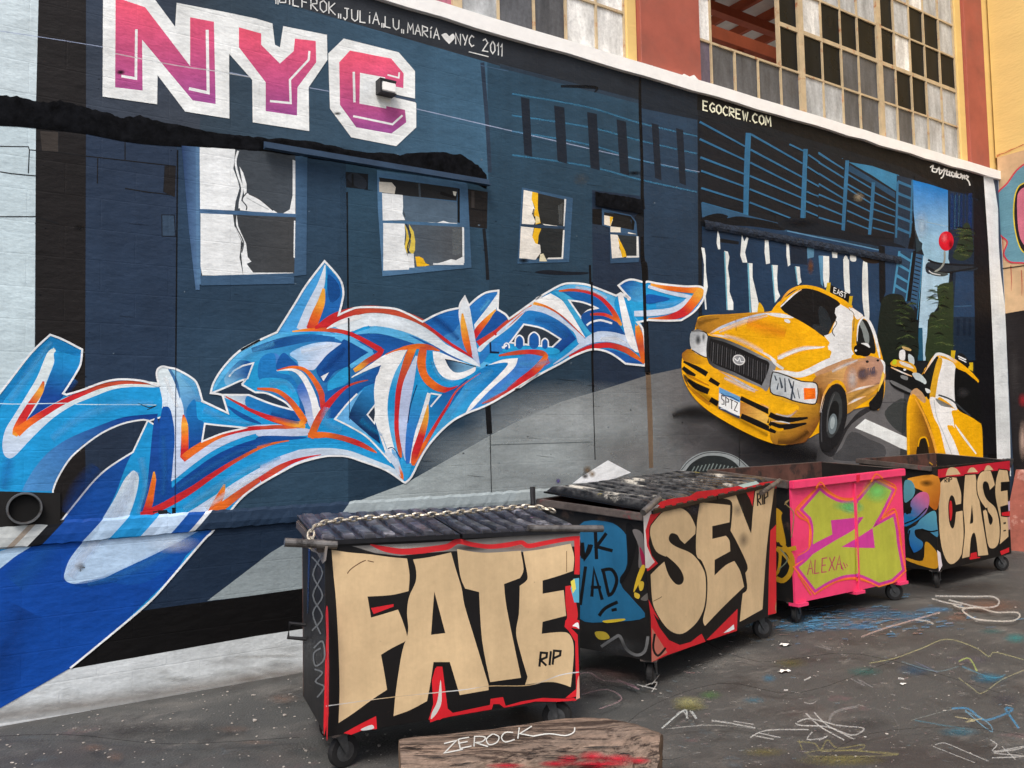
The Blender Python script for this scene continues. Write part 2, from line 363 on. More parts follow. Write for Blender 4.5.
# ---------------------------------------------------------------- ground
def asphalt():
    m, n, l, b = new_mat('worn_asphalt')
    src, tx, bp = bump_of(n, l, b, 70, 0.55, 0.012, None, 8)
    rgb = n.new('ShaderNodeRGB'); rgb.outputs[0].default_value = (*lin((72, 73, 72)), 1); s = rgb.outputs[0]
    def patch(sc, lo, hi, col, det=6, f=1.0, stretch=None):
        nonlocal s
        v = src
        if stretch:
            mp = n.new('ShaderNodeMapping'); mp.inputs['Scale'].default_value = stretch; mp.inputs['Location'].default_value = (sc*3.1, sc*1.7, 0); l.new(src, mp.inputs['Vector']); v = mp.outputs[0]
        t = n.new('ShaderNodeTexNoise'); t.inputs['Scale'].default_value = sc; t.inputs['Detail'].default_value = det; t.inputs['Roughness'].default_value = 0.68; l.new(v, t.inputs['Vector'])
        r = n.new('ShaderNodeMapRange'); r.inputs['From Min'].default_value = lo; r.inputs['From Max'].default_value = hi; r.inputs['To Max'].default_value = f; l.new(t.outputs['Fac'], r.inputs['Value'])
        x = n.new('ShaderNodeMix'); x.data_type = 'RGBA'; l.new(r.outputs[0], x.inputs['Factor']); l.new(s, x.inputs['A']); x.inputs['B'].default_value = (*lin(col), 1); s = x.outputs['Result']
    patch(0.55, 0.5, 0.66, (60, 57, 56)); patch(1.3, 0.52, 0.7, (104, 102, 98), f=0.8, stretch=(1, 1.3, 1)); patch(0.9, 0.56, 0.7, (86, 74, 70), f=0.4, stretch=(1.2, 1, 1))
    patch(2.6, 0.55, 0.68, (52, 50, 49), f=0.8); patch(3.3, 0.6, 0.72, (124, 121, 116), f=0.55, stretch=(0.7, 1.5, 1)); patch(1.7, 0.62, 0.74, (72, 98, 112), f=0.45, stretch=(1, .8, 1))
    patch(2.1, 0.63, 0.73, (128, 92, 96), f=0.4, stretch=(.7, 1, 1)); patch(11, 0.6, 0.7, (48, 46, 45), f=0.7); patch(30, 0.64, 0.72, (150, 146, 140), f=0.55)
    vo = n.new('ShaderNodeTexVoronoi'); vo.inputs['Scale'].default_value = 26; l.new(src, vo.inputs['Vector'])
    lt = n.new('ShaderNodeMath'); lt.operation = 'LESS_THAN'; lt.inputs[1].default_value = 0.1; l.new(vo.outputs['Distance'], lt.inputs[0])
    sx = n.new('ShaderNodeSeparateColor'); l.new(vo.outputs['Color'], sx.inputs[0]); gt = n.new('ShaderNodeMath'); gt.operation = 'GREATER_THAN'; gt.inputs[1].default_value = 0.82; l.new(sx.outputs[0], gt.inputs[0])
    ml = n.new('ShaderNodeMath'); ml.operation = 'MULTIPLY'; l.new(lt.outputs[0], ml.inputs[0]); l.new(gt.outputs[0], ml.inputs[1])
    x = n.new('ShaderNodeMix'); x.data_type = 'RGBA'; l.new(ml.outputs[0], x.inputs['Factor']); l.new(s, x.inputs['A']); x.inputs['B'].default_value = (*lin((165, 162, 156)), 1)
    s2 = mult_noise(n, l, src, x.outputs['Result'], 120, 0.7, 1.3); l.new(s2, b.inputs['Base Color'])
    b.inputs['Roughness'].default_value = 0.62; b.inputs['Specular IOR Level'].default_value = 0.35
    return m
bm = bmesh.new()
v = [bm.verts.new(q) for q in ((-400, -400, 0), (400, -400, 0), (400, 400, 0), (-400, 400, 0))]; bm.faces.new(v)
ground = finish('ground', bm, asphalt()); ground['kind'] = 'structure'

# ---------------------------------------------------------------- the factory building with the mural wall
fac = thing('factory_building', 'old brick factory with a dark blue mural wall under a band of steel windows', 'building', (4.5, WY, 0))
bm = bmesh.new(); box(bm, -7, BX, WY, WY+0.3, -0.2, 5.17); finish('wall', bm, WALLM, fac)
# white sill band: sloped ledge with a slightly wavy lower edge
bm = bmesh.new(); N = 60
rows = []
for i in range(N+1):
    x = -7+(BX+0.02+7)*i/N; j = random.uniform(-.012, .012)
    rows.append([bm.verts.new(q) for q in ((x, WY-.0035, 5.163+j), (x, WY-.040, 5.166+j), (x, WY-.043, 5.290+j/3), (x, WY+.16, 5.320), (x, WY+.16, 5.165))])
for a, b_ in zip(rows, rows[1:]):
    for k in range(5): bm.faces.new((a[k], a[(k+1) % 5], b_[(k+1) % 5], b_[k]))
bm.faces.new(rows[0]); bm.faces.new(rows[-1][::-1]); finish('window_sill', bm, SILLM, fac)
# protruding course along the wall at waist height, broken at the left
bm = bmesh.new(); N = 520; rows = []
for i in range(N+1):
    x = -7+(BX+7)*i/N; j = random.uniform(-.005, .005); k = random.uniform(0, .004); sh = .02*max(0, min(1, (2.0-x)/1.5))
    K = .9
    rows.append([bm.verts.new((q[0]-K*(1.205-q[2]), q[1], q[2])) for q in ((x, WY-.003, 1.205+j), (x, WY-.018, 1.185+j), (x, WY-.024-k, 1.12), (x, WY-.020-k, 1.082-sh+j), (x, WY-.003, 1.072-sh))])
for a, b_ in zip(rows, rows[1:]):
    for k in range(4): bm.faces.new((a[k], a[k+1], b_[k+1], b_[k]))
LEDGE = bm
# piers and pilasters between the windows
def pier(x0, x1, m, y0, name='pier', z0=5.27, z1=11.0):
    bm = bmesh.new(); box(bm, x0, x1, y0, WY+0.5, z0, z1); bevel(bm, 0.006, 1); return finish(name, bm, m, fac)
pier(5.69, 6.53, REDM, WY+0.02); pier(11.86, 12.36, REDM, WY+0.03); pier(-1.2, -0.4, REDM, WY+0.02)
pier(5.555, 5.686, YELM, WY+0.075, 'window_jamb'); pier(11.70, 11.857, YELM, WY+0.075, 'window_jamb'); pier(12.363, BX+0.3, YELM, WY+0.045, 'pier')
f = Fig(Surf((0, WY+.0185, 0), (0, -1, 0)), .002, smd=False); T(420, 0, 3.657)   # torn white paint under the red pier
f.poly("760,240 790,228 825,236 850,240 862,256 885,258 900,272 930,268 945,282 965,270 985,280 1002,274 1016,290 1024,300 1024,345 760,270", (240,240,236))
f.done('torn_white_paint', fac)
# roof parapet above, and the room behind the windows (open far side lets the daylight in)
bm = bmesh.new(); box(bm, -7, BX+.3, WY+.02, WY+.5, 11.0, 12.4); finish('parapet', bm, YELM, fac)
bm = bmesh.new(); box(bm, -7, BX+.3, WY+.52, 11.0, 8.35, 8.5); finish('ceiling', bm, CEILM, fac)
bm = bmesh.new(); box(bm, -7, BX+.3, WY+.52, 15.0, 5.0, 5.1); finish('upper_floor', bm, CEILM, fac)  # floor made pale and long to bounce daylight up to the ceiling
for i in range(14):
    bm = bmesh.new(); x = 5.9+i*.62; bar(bm, (x, WY+.6, 8.27), (x, 11.0, 8.27), .07, .15); finish('ceiling_beam', bm, RUSTM, fac)
for y in (7.6, 8.7):
    bm = bmesh.new(); bar(bm, (4, y, 8.10), (BX, y, 8.10), .14, .14); finish('ceiling_beam', bm, RUSTM, fac)
bm = bmesh.new(); bar(bm, (6.5, 7.2, 6.66), (12, 7.2, 6.66), .1, .16); finish('steel_rail', bm, RUSTM, fac)
for x in (7.0, 7.75, 8.5, 9.3, 10.1):
    bm = bmesh.new(); bar(bm, (x, 7.26, 5.1), (x, 7.26, 6.58), .1, .1, (1, 0, 0)); finish('steel_post', bm, RUSTM, fac)

PY = WY+0.12           # plane of the glass
def window(cols, rows, thick, kinds, thickrow=(), openp=()):
    w = bpy.data.objects.new('window', None); C.objects.link(w); w.location = (cols[0], PY, rows[0]); w.empty_display_size = .2; adopt(w, fac)
    for i, x in enumerate(cols):
        t = .095 if i in thick else .02; gone = [j for j in range(len(rows)-1) if (i, j) in openp and (i-1, j) in openp]
        for z0, z1 in ([(rows[0]-.05, rows[-1])] if not gone else [(rows[0]-.05, rows[gone[0]]), (rows[gone[-1]+1], rows[-1])]):
            bm = bmesh.new(); box(bm, x-t/2, x+t/2, PY-(.03 if i in thick else .022), PY+.03, z0, z1); finish('mullion', bm, FRAMEM, w)
    for j, z in enumerate(rows[1:-1], 1):
        t = .05 if (j in thickrow) else .024; keep = [not ((i, j) in openp and (i, j-1) in openp) for i in range(len(cols)-1)]; i = 0
        while i < len(keep):
            if not keep[i]: i += 1; continue
            k = i
            while k < len(keep) and keep[k]: k += 1
            bm = bmesh.new(); box(bm, cols[i]+.002, cols[k]-.002, PY-.018, PY+.026, z-t/2, z+t/2); finish('glazing_bar', bm, FRAMEM, w); i = k
    for i in range(len(cols)-1):
        for j in range(len(rows)-1):
            if (i, j) in openp: continue
            k = kinds(i, j)
            bm = bmesh.new(); a, b_, z0, z1 = cols[i], cols[i+1], rows[j]-(.05 if j == 0 else 0), rows[j+1]
            tl = random.uniform(-.004, .004); tz = random.uniform(-.004, .004)
            hexa(bm, [Vector(q) for q in ((a, PY+tl, z0), (b_, PY-tl+tz, z0), (b_, PY+.006-tl+tz, z0), (a, PY+.006+tl, z0), (a, PY-tz+tl, z1), (b_, PY-tl, z1), (b_, PY+.006-tl, z1), (a, PY+.006-tz+tl, z1))])
            finish('pane', bm, PANE[k], w)
    return w
RZ = [5.30, 5.83, 6.34, 6.82, 7.28, 7.76, 8.25]
random.seed(11)
K2 = {0: 'pwwwww', 1: 'gg', 2: 'gg', 3: 'gg', 4: 'gdddgg', 5: 'fdwgfw', 6: 'fddfwg', 7: 'ggdffw', 8: 'ggdfgf', 9: 'fgdddf', 10: 'gdwffg', 11: 'fdddwf', 12: 'ffddfg', 13: 'ffdffw'}
window([6.55, 6.78, 7.15, 7.53, 7.92, 8.30, 8.70, 9.08, 9.43, 9.88, 10.23, 10.59, 10.94, 11.31, 11.69], RZ, (5, 9), lambda i, j: (K2.get(i, 'g')+'ffffff')[j], (2,), {(1, 1), (2, 1), (3, 1), (1, 2), (2, 2), (3, 2), (1, 3), (2, 3), (3, 3), (1, 4), (2, 4), (3, 4)})
window([-.35, .02, .39, .76, 1.12, 1.49, 1.86, 2.22, 2.58, 2.94, 3.26, 3.63, 4.06, 4.45, 4.82, 5.19, 5.55], RZ, (6, 11), lambda i, j: {11: 'fwwfff', 12: 'gwfwww', 13: 'gwwwww', 14: 'wwwwww', 15: 'wwwwww', 10: 'kfwwww'}.get(i, 'gfwgfw')[j], (2,))

# ---------------------------------------------------------------- the neighbouring wing, square to the mural wall on the right
wing = thing('side_wing', 'yellow and tan brick wing with graffiti, square to the mural wall on the right', 'building', (BX+.15, 3, 0))
bm = bmesh.new(); box(bm, BX+.001, BX+.5, -6, WY-.003, -.2, 5.5); finish('lower_wall', bm, TANM, wing)
bm = bmesh.new(); box(bm, BX+.004, BX+.5, -6, WY+.018, 5.502, 12.4); finish('upper_wall', bm, YELM, wing)
SIDE = Surf((BX, 0, 0), (-1, 0, 0))
f = Fig(SIDE, .004); T()
f.poly("1003,314 1014,312 1026,310 1060,304 1120,297 1200,285 1330,268 1330,760 1003,560", (36, 32, 33), sm=False)
T(960, 280, 2.743)
f.glow(172, 330, 14, 22, (170, 40, 50), .7); f.glow(150, 250, 20, 90, (70, 66, 66), .6); f.glow(172, 440, 12, 60, (206, 176, 160), .7)
T(930, 120, 4.266)
f.poly("262,160 300,150 350,120 400,100 440,90 440,130 390,150 330,175 280,190", (228, 186, 104), a=.0)
f.poly("275,360 290,310 330,270 370,215 420,180 480,168 560,190 640,170 720,230 760,330 740,430 770,520 700,600 600,590 520,625 460,620 400,610 340,605 315,570 330,520 300,490 280,440", (104, 150, 166), out=(206, 70, 84), ow=1.6)
f.poly("360,340 375,290 400,270 440,258 520,270 600,300 630,400 610,500 540,560 440,572 395,560 370,500 358,420", (40, 32, 36), out=(226, 200, 60), ow=1.2)
f.poly("372,340 385,300 410,285 440,280 510,290 580,320 600,400 585,480 520,535 440,545 400,530 378,470", (214, 120, 140))
for a, b_ in ((310, 500), (345, 620), (390, 640)): f.rib(f"{a},{b_},6,{'r'} {a+3},{b_+60},5 {a+2},{b_+110},2", soft=.5, a=.8)
f.rib("285,155,10,s 300,146,5 320,140,4 345,128,6 365,120,3 400,104,5", a=.6)
f.rib("292,636,5,k 340,630,5 440,615,5", a=.8)
f.done('graffiti', wing)
bm = bmesh.new(); hexa(bm, [Vector(q) for q in ((BX-.62, 5.35, 0), (BX-.55, 5.35, 0), (BX-.55, 5.98, 0), (BX-.62, 5.98, 0), (BX-.08, 5.35, 1.05), (BX-.01, 5.35, 1.05), (BX-.01, 5.98, 1.05), (BX-.08, 5.98, 1.05))])
o = finish('leaning_board', bm, mat('faded_red_board', (150, 84, 70), .8, var=(.7, 1.15), nscale=7, c2=(196, 150, 136), f2=(.55, .65)))
tag(o, 'faded red board leaning in the corner behind the farthest dumpster', 'board')
PAL['q'] = (116,98,80)
# ================================================================ THE MURAL (paint on the wall, traced onto the wall's own plane)
def proj(p):
    d = Vector(p)-EYE; z = d.dot(fw); return 512+F*d.dot(rt)/z, 384-F*d.dot(up)/z
def wallrect(fig, x0, x1, z0, z1, col, g=None):
    fig.poly([(*proj((x0, WY, z0)), True), (*proj((x1, WY, z0)), True), (*proj((x1, WY, z1)), True), (*proj((x0, WY, z1)), True)], col, sm=False, g=g)
T()
b = Fig(WALL, .002, .000008); b.dark = .74
# zones of base colour
b.poly("-60,-60 39,-20 39,103 -60,90", (206,222,228), sm=False)
b.poly("-60,90 36,100 34.5,400 34,560 -60,570", (200,219,226), sm=False)
b.poly("39,-20 86,-20 86,112 36,103", (38,35,35), sm=False); b.poly("36,103 86,112 85,400 85,545 34.5,550", (34,31,31), sm=False)
b.poly("86,-20 200,-20 200,150 86,115", (66,76,92), sm=False, g=((90,0,(62,76,96)),(180,120,(72,80,92))))
b.poly("200,-40 488,-40 489,186 200,150", (56,80,108), sm=False, g=((200,80,(62,78,92)),(470,110,(64,100,126))))
b.poly("86,112 178,128 176,540 85,548", (48,68,94), sm=False, g=((110,150,(48,64,88)),(130,420,(46,70,98))))
b.poly("177,128 347,160 348.5,540 175.5,540", (52,74,100), sm=False, g=((190,150,(46,70,98)),(300,300,(54,82,104))))
b.poly("346,160 489,186 491,540 348.5,540", (58,86,114), sm=False, g=((360,200,(58,92,116)),(470,420,(40,62,82))))
b.poly("486,-20 560,0 640,60 642,540 491,540", (50,72,96), sm=False, g=((500,60,(56,90,114)),(560,330,(38,56,72))))
b.poly("592,190 640,196 646,540 594,540", (42,58,80), sm=False)
b.poly("638,76 698,92 702,540 645,540", (44,66,90), sm=False, g=((660,120,(52,78,104)),(670,260,(34,48,66))))
b.poly("697,86 985,160 1000,480 1003,600 700,600", (30,36,44), sm=False)
# dark band along the top
b.poly("200,-60 430,-6 640,62 640,102 500,66 256,-5", (58,62,68), sm=False, g=((300,10,(66,70,76)),(600,90,(40,48,58))))
b.poly("640,66 697,82 698,120 640,108", (36,46,58), sm=False); b.poly("697,84 985,166 985,210 905,168 770,128 697,110", (24,25,28), sm=False)
b.poly("500,64 640,100 640,104 500,68", (52,70,88), sm=False)
T(256,0,4); b.line("905,250 925,500 935,690", (44,58,76), 4); b.line("900,262 1010,285", (70,96,122), .8)
# pale wires painted over
T(); b.rib("0,31,.8,v 120,50,.8 256,78,1 380,101,.9 512,131,1 640,160,.8 700,172,.6", a=.55)
T(512,0,4)
for y0,y1,y2 in ((375,492,545),(462,562,615),(525,640,690),(620,718,768)): b.rib(f"0,{y0},6,{'T'} 300,{(y0+y1)//2-5},6 510,{y1},6 740,{y2},5", a=.55)
for x0,y0,x1,y1 in ((35,388,75,628),(168,422,215,655),(300,448,345,682),(418,478,462,702),(558,492,592,722),(656,512,690,742)):
    b.poly(f"{x0},{y0} {x1-6},{y0+8} {x1+6},{y1} {x0+14},{y1-10}", (34,44,58), sm=False)
b.rib("195,345,10,k 330,350,14 330,370,4", a=.7)
# street
T(); b.poly("342,509 361,500 406,483 491,435 512,424 562,401.5 601.5,390 645,376 682,368 690,420 720,560 330,560", (160,172,176), sm=False, g=((430,500,(166,178,180)),(690,430,(118,118,119))))
b.poly("682,366 700,380 905,380 905,600 680,600", (118,118,120), sm=False)
b.poly("905,380 998,480 1000,600 890,600", (72,74,78), sm=False)
T(670,360,7.84); b.glow(-750,560,900,420,(178,186,188),.9); b.glow(-1000,760,1200,300,(172,182,184),.8); b.glow(-300,760,520,240,(134,134,134),.6); b.glow(330,560,520,210,(80,80,82),.7); b.glow(760,720,560,230,(44,44,48),.95); b.glow(900,760,420,160,(36,36,40),.8); b.glow(170,430,190,90,(56,58,60),.8); b.rib("20,440,50,k 200,405,120,k 380,470,150,k 560,575,170,k 760,665,190,k 1000,740,190,k 1150,760,120,k", soft=.6, a=.6)
T(640,450,6.4)
b.poly("255,130 300,70 370,25 450,8 540,15 620,45 690,100 720,150 250,150", (150,158,160)); b.poly("290,135 330,85 390,48 450,35 530,42 600,75 640,120 650,150 290,150", (48,54,56))
for k in range(12): b.line(f"{330+k*24},{130-abs(5-k)*-2} {350+k*24},{85+abs(5-k)*4}", (120,132,130), 1.2, sm=False)
b.line("265,128 310,75 380,32 450,16 540,22 620,52 680,105", (60,64,66), .8)
T(530,460,7.84); b.poly("330,185 410,125 610,2 790,98 650,150 560,175", (238,242,244), sm=False)
T(770,350,7.84); b.poly("665,610 745,540 1080,690 1080,790 1019,768 860,690", (232,238,238), sm=False)
b.poly("560,768 640,640 780,700 900,760 860,860 500,860", (96,98,102), a=.6); b.poly("900,480 1060,380 1060,640 960,600", (70,78,78), a=.6)
b.line("880,412 1060,405", (70,70,74), .8); b.poly("400,768 560,640 700,480 840,440 640,580 540,760 480,840", (50,50,54), a=.7)
# below the ledge
T(); b.poly("-60,520 330,505 330,586 256,595 142,611 -60,660", (38,56,80), sm=False, g=((220,540,(36,54,78)),(300,530,(34,52,74))))
b.poly("207,601 240,576 270,553 288,542 335,536 335,586", (140,152,156), sm=False)
b.poly("335,530 1003,470 1003,640 335,700", (128,138,140), sm=False)
b.poly("60,640 142,610.5 256,595 420,572 1003,520 1003,560 420,612 256,636 70,669 20,690", (14,13,14), sm=False)
b.poly("-60,740 -60,690 70,669 256,636 420,611 1003,558 1003,640 420,680 256,692 0,731", (206,213,216), sm=False)
b.poly("-60,562 40,545 46,549 30,562 20,572 -60,592", (186,196,196), sm=False)
# frame on the right
T(930,120,4.266); b.poly("170,190 228,232 240,400 258,768 300,1500 250,1500 215,768 200,400 190,300", (14,14,15), sm=False)
b.poly("180,185 235,212 268,235 275,280 290,380 292,520 300,640 320,800 340,1300 345,1520 288,1520 270,1000 250,560 228,240", (232,238,238), sm=False)
T()
b.rib("640,70,2,k 640,110,3 642,170,3 642,250,4 644,270,5 646,320,4 648,372,4,k 648,374,5,q 650,420,5,q 651,468,4,q", a=.9)
for x0,y0,x1,y1,w in ((177.5,150,175.5,400,1.6),(175.5,400,174.5,505,.7),(347,192,348.6,384,1.7),(348.8,384,349,460,.6),(589.8,265,593,392,2.2),(593,392,595,460,.9),(700,150,703,262,1.4),(490,434,491.5,498,.8),(487.5,402,489.5,434,5.5),(739,434,739.5,466,.7),(775,215,777,290,.6)):
    b.line(f"{x0},{y0} {x1},{y1}", (12,14,18), w, sm=False)
b.line("490,445 590,442", (84,92,94), .8, sm=False); b.line("499,460 500,475", (130,140,142), .7, sm=False)
# block joints at the left
T(0,80,5.12)
b.line("0,340 145,342 150,358 205,362 300,370 440,390 640,412 900,442", (22,22,24), 1.0, sm=False)
for q in ("150,358 145,478","300,262 298,368","640,305 640,410","500,400 498,530","845,440 838,575","640,555 760,575 880,588","0,470 60,480 190,492","0,700 100,700 180,700 300,735"): b.line(q, (24,25,28), 1.1, sm=False)
b.poly("845,440 900,442 895,600 840,575", (38,35,35), sm=False); b.poly("205,262 298,268 298,368 215,362", (66,60,56), sm=False)
b.poly("828,690 892,692 898,800 830,800", (62,84,108), sm=False, out=(26,34,46), ow=1); b.glow(405,755,30,18,(20,18,18),.9)
# holes above the boards: flat patches with the recess shade painted in
T(340,160,6.4)
b.poly("35,75 180,90 178,190 40,175", (26,30,36), sm=False); b.poly("45,110 95,80 165,130 160,185 100,170", (44,52,62)); b.line("80,90 82,170", (16,18,20), 2)
b.poly("815,185 945,205 940,440 815,425", (38,36,36), sm=False); b.line("815,310 940,325", (16,16,18), 1.5); b.line("850,200 850,305", (60,56,54), 3); b.poly("0,120 35,80 45,400 0,400", (60,88,114), sm=False, a=.6)
b.line("920,440 935,600 945,768", (24,28,34), 3.2)
T(500,170,6.4)
b.poly("590,250 650,250 650,370 590,345", (24,24,26), sm=False); b.poly("590,345 660,355 700,400 700,420 590,400", (48,64,84), sm=False); b.poly("860,300 915,250 915,430 870,420", (26,34,44), sm=False)
b.line("905,596 935,600 940,715 905,715", (14,16,20), 2); b.poly("905,596 938,600 940,715 908,715", (12,13,16), sm=False)
b.poly("220,655 300,640 420,650 560,655 540,668 420,672 300,668", (24,32,44)); b.glow(520,60,60,50,(74,84,92),.6); b.glow(860,20,50,18,(12,14,18),.9); b.line("905,0 905,40 920,250", (14,16,20), 2)
b.line("680,200 700,215 760,195", (20,26,34), 1)
T(); random.seed(31)
for k in range(34):
    x = random.uniform(-30, 330); y = 729-.151*x-random.uniform(2, 46); b.glow(x, y, random.uniform(6, 30), random.uniform(2, 7), random.choice(((120,118,112),(150,150,146),(96,88,80),(196,202,204),(132,120,110))), random.uniform(.1, .28))
b.rib("-60,722,26,q 0,716,26,q 128,699,26,q 256,678,24,q 330,668,22,q", soft=1, a=.4); b.rib("-60,735,5,w 75,715,5,w 150,704,5,w 256,687,5,w 330,676,5,w 420,664,4,w", a=.75); b.rib("-60,741,5,k 0,731,4,k 75,721,3,k 160,708,3,k 256,694,3,k 330,682,3,k", soft=.5, a=.7)
for k in range(90):
    x = random.uniform(0, 700); y = random.uniform(60+x*.1, 470); r = random.uniform(.4, 1.5); b.glow(x, y, r, r*.8, random.choice(((14,18,26),(20,26,36),(120,140,156))), .8)
for k in range(60):
    x = random.uniform(90, 690); y = random.uniform(110+x*.1, 480); L = random.uniform(3, 26); b.rib(f"{x},{y},.4,k {x+L/2},{y+.06*L},.7 {x+L},{y+.1*L},.2", a=random.uniform(.2, .5))
b.glow(587,470,5,5,(110,92,70),.9); b.glow(585,476,4,3,(60,54,50),.9); b.glow(592,474,4,4,(150,130,104),.8); b.glow(558,481,2.5,3,(96,84,150),1); b.done('painted_backdrop', fac)

# ledge keeps the colours that were painted across it
cl = LEDGE.loops.layers.float_color.new('Col')
LC = [(-1e9,(184,190,190)),(30,(150,140,128)),(38,(190,196,196)),(54,(20,22,28)),(66,(16,72,156)),(104,(178,206,234)),(130,(34,148,214)),(158,(186,210,236)),(192,(18,78,160)),(208,(226,234,240)),(212,(36,54,76)),(350,(150,162,166)),(520,(148,158,160)),(700,(120,122,124)),(1003,(60,60,62))]
for fc in LEDGE.faces:
    ce = fc.calc_center_median(); px = proj((ce.x+.9*(1.205-ce.z), WY-.02, 1.19))[0]
    c = [q for a, q in LC if px >= a][-1]
    for lp in fc.loops: lp[cl] = (*lin(c), 1)
finish('ledge', LEDGE, WALLP, fac)

# ---------------------------------------------------------------- big pink letters and the handwritten line above
f = Fig(WALL, .0085); T(0,0,4)
W_ = (240,244,243); pk = ((0,20,(240,92,118)),(0,430,(156,80,150)))
f.poly("412,-60 575,-60 700,108 706,12 915,52 917,475 740,447 630,302 628,418 410,387", W_, sm=False)
f.poly("462,-10 580,30 760,265 760,70 855,88 862,417 770,402 568,160 570,363 460,350", 'r', g=pk, sm=False)
f.line("545,118 543,315 485,305", W_, 2.6, sm=False); f.line("828,120 832,372 755,355", W_, 3, sm=False)
f.poly("913,52 1024,75 1089,95 1099,180 1119,190 1132,105 1307,140 1309,240 1234,350 1236,525 1010,490 1008,320 915,215", W_, sm=False)
f.poly("955,110 1044,135 1044,180 1119,255 1174,205 1179,155 1262,165 1264,250 1189,350 1187,463 1062,445 1062,330 955,190", 'r', g=((0,130,(240,92,118)),(0,480,(156,80,150))), sm=False)
f.line("1237,205 1234,240 1159,320 1162,413 1079,405", W_, 2.2, sm=False)
T(256,0,4)
f.poly("350,155 570,210 635,285 635,395 540,375 540,385 635,408 640,415 640,510 560,585 380,550 295,435 288,215", W_, sm=False)
f.poly("375,203 540,235 590,295 588,353 520,340 515,310 415,292 413,415 520,435 520,425 595,440 600,490 540,535 400,510 335,420 332,250", 'r', g=((0,210,(244,94,120)),(0,530,(156,80,150))), sm=False)
f.line("390,288 393,410", W_, 2.4, sm=False); f.line("388,465 545,498 585,462", W_, 2, sm=False); f.line("525,300 570,312 572,290", W_, 1.6, sm=False); f.poly("540,378 636,400 636,410 540,387", (70,84,104), sm=False)
f.glow(325,455,18,8,(40,40,44),.9); T(0,0,4); f.glow(482,290,20,12,(20,16,20),1)
f.rib("460,215,5,w 700,262,5 860,285,5 1000,310,4", a=.4)
f.done('painted_lettering', fac, label='pink and white capital lettering reading NYC')
T(240,0,3.657); hc = (226,228,226)
def word(txt, x, y, x2, y2, h, col=hc, w=4.2, lean=0.0, gap=.28, extra=None):
    f = Fig(WALL, .009); n = sum((.35 if ch in NARROW else 1)+gap for ch in txt)-gap
    f.text(txt, x, y, (x2-x)/n, (y2-y)/n, lean*h, -h, col, w, gap)
    if extra: f.line(extra, col, 1.0)
    f.done('painted_word', fac, label='painted word '+txt)
word('"BILFROK"',128,6,366,60,44); word('JULiA"',376,72,524,94,42); word('LU"',530,98,596,116,38)
word('MARÍA',612,122,728,146,38); word('NYC',788,162,856,172,40,extra="836,190 908,208"); word('2011',886,186,960,208,46)
f = Fig(WALL, .009); f.poly("735,128! 752,122 764,134! 778,124 784,140 764,162! 748,146", hc); f.done('painted_heart', fac)
T(690,90,6.4); word('EGOCREW.COM',82,128,515,235,58,(240,240,214),9)
f = Fig(WALL, .009); T(820,130,6.4)
sg = (232,234,232)
for q, w in (("703,240 722,228 716,262 742,270 748,248",1.3),("742,268 760,242 764,282 782,262",1.3),("782,262 796,250 786,296 770,310",1.2),("800,262 812,256 808,286 828,288",1.3),("828,262 826,292 846,290",1.3),("850,268 838,276 850,300 864,280 862,304",1.3),("872,262 872,306",1.2),("884,280 878,300 896,306 902,284 894,280",1.3),("908,286 910,312 922,292 926,316",1.3),("932,290 948,300 936,312 950,330 958,356",1.3),("716,244 880,282 950,300",.8)): f.line(q, sg, w)
f.done('painted_signature', fac)

# ---------------------------------------------------------------- painted windows
ICE = (236,241,242); DP = (62,66,70); FR_ = (74,112,150)
f = Fig(WALL, .0085, smd=False); T(180,120,4.518)
f.poly("5,95 88,110 88,768 70,768 40,500", (48,74,112), sm=False, g=((10,0,(34,56,96)),(80,0,(84,118,156)))); f.poly("70,90 575,150 570,700 75,745", FR_, sm=False, g=((80,0,(86,122,158)),(560,0,(62,92,122))))
f.poly("88,95 520,160 522,425 90,402", DP, sm=False, g=((270,0,(60,66,72)),(520,0,(70,78,86)))); f.poly("90,422 522,440 515,700 95,705", DP, sm=False, g=((270,0,(58,64,70)),(520,0,(66,68,70))))
f.poly("88,95 250,115 245,180 240,220 262,280 268,310 250,370 245,410 90,402", ICE); f.poly("92,422 238,425 245,480 275,545 272,590 268,620 285,705 100,702 92,660", ICE)
f.line("262,140 250,190 262,250 280,310 270,370 268,400", ICE, 2); f.poly("268,210 285,240 300,290 300,330 320,340 360,360 410,400 450,428 270,408 275,370 290,345 280,280", ICE); f.line("300,330 280,360 300,390 298,408", DP, 1.2); f.line("310,335 360,360 420,410", DP, 1.0); f.line("300,352 350,380 400,405", (180,186,188), .8)
f.poly("508,180 520,185 520,425 460,425 495,405 508,340", ICE); f.poly("255,428 262,480 298,560 305,620 322,640 300,650 330,690 510,690 510,698 285,705 275,600 285,560 250,490", ICE); f.line("250,430 252,480 285,550 278,600", DP, 1.1)
f.poly("514,455 520,456 518,625 512,620", ICE); f.poly("85,402 525,425 525,440 85,422", (70,104,140), sm=False); f.poly("90,705 515,692 515,740 95,748", (62,92,122), sm=False)
f.done('painted_window', fac, label='largest painted window, leftmost, white curtain on its left half')
YE = (238,186,34)
f = Fig(WALL, .0085, smd=False); T(340,160,6.4)
f.poly("235,65 800,145 815,160 840,690 270,745 240,300", FR_, sm=False, g=((250,0,(84,124,160)),(830,0,(66,98,128)))); f.poly("248,112 750,180 745,262 270,215", (34,36,38), sm=False)
f.poly("248,140 330,145 355,175 348,218 250,205", (206,202,190)); f.line("505,150 510,240", (64,74,82), 2); f.line("640,210 700,230 745,240", (14,14,16), 3)
f.poly("268,210 745,270 750,410 410,392 272,388", (84,104,122), sm=False); f.poly("275,405 790,430 785,660 440,690 275,705", (78,88,96), sm=False, g=((450,0,(76,92,106)),(780,0,(84,88,92))))
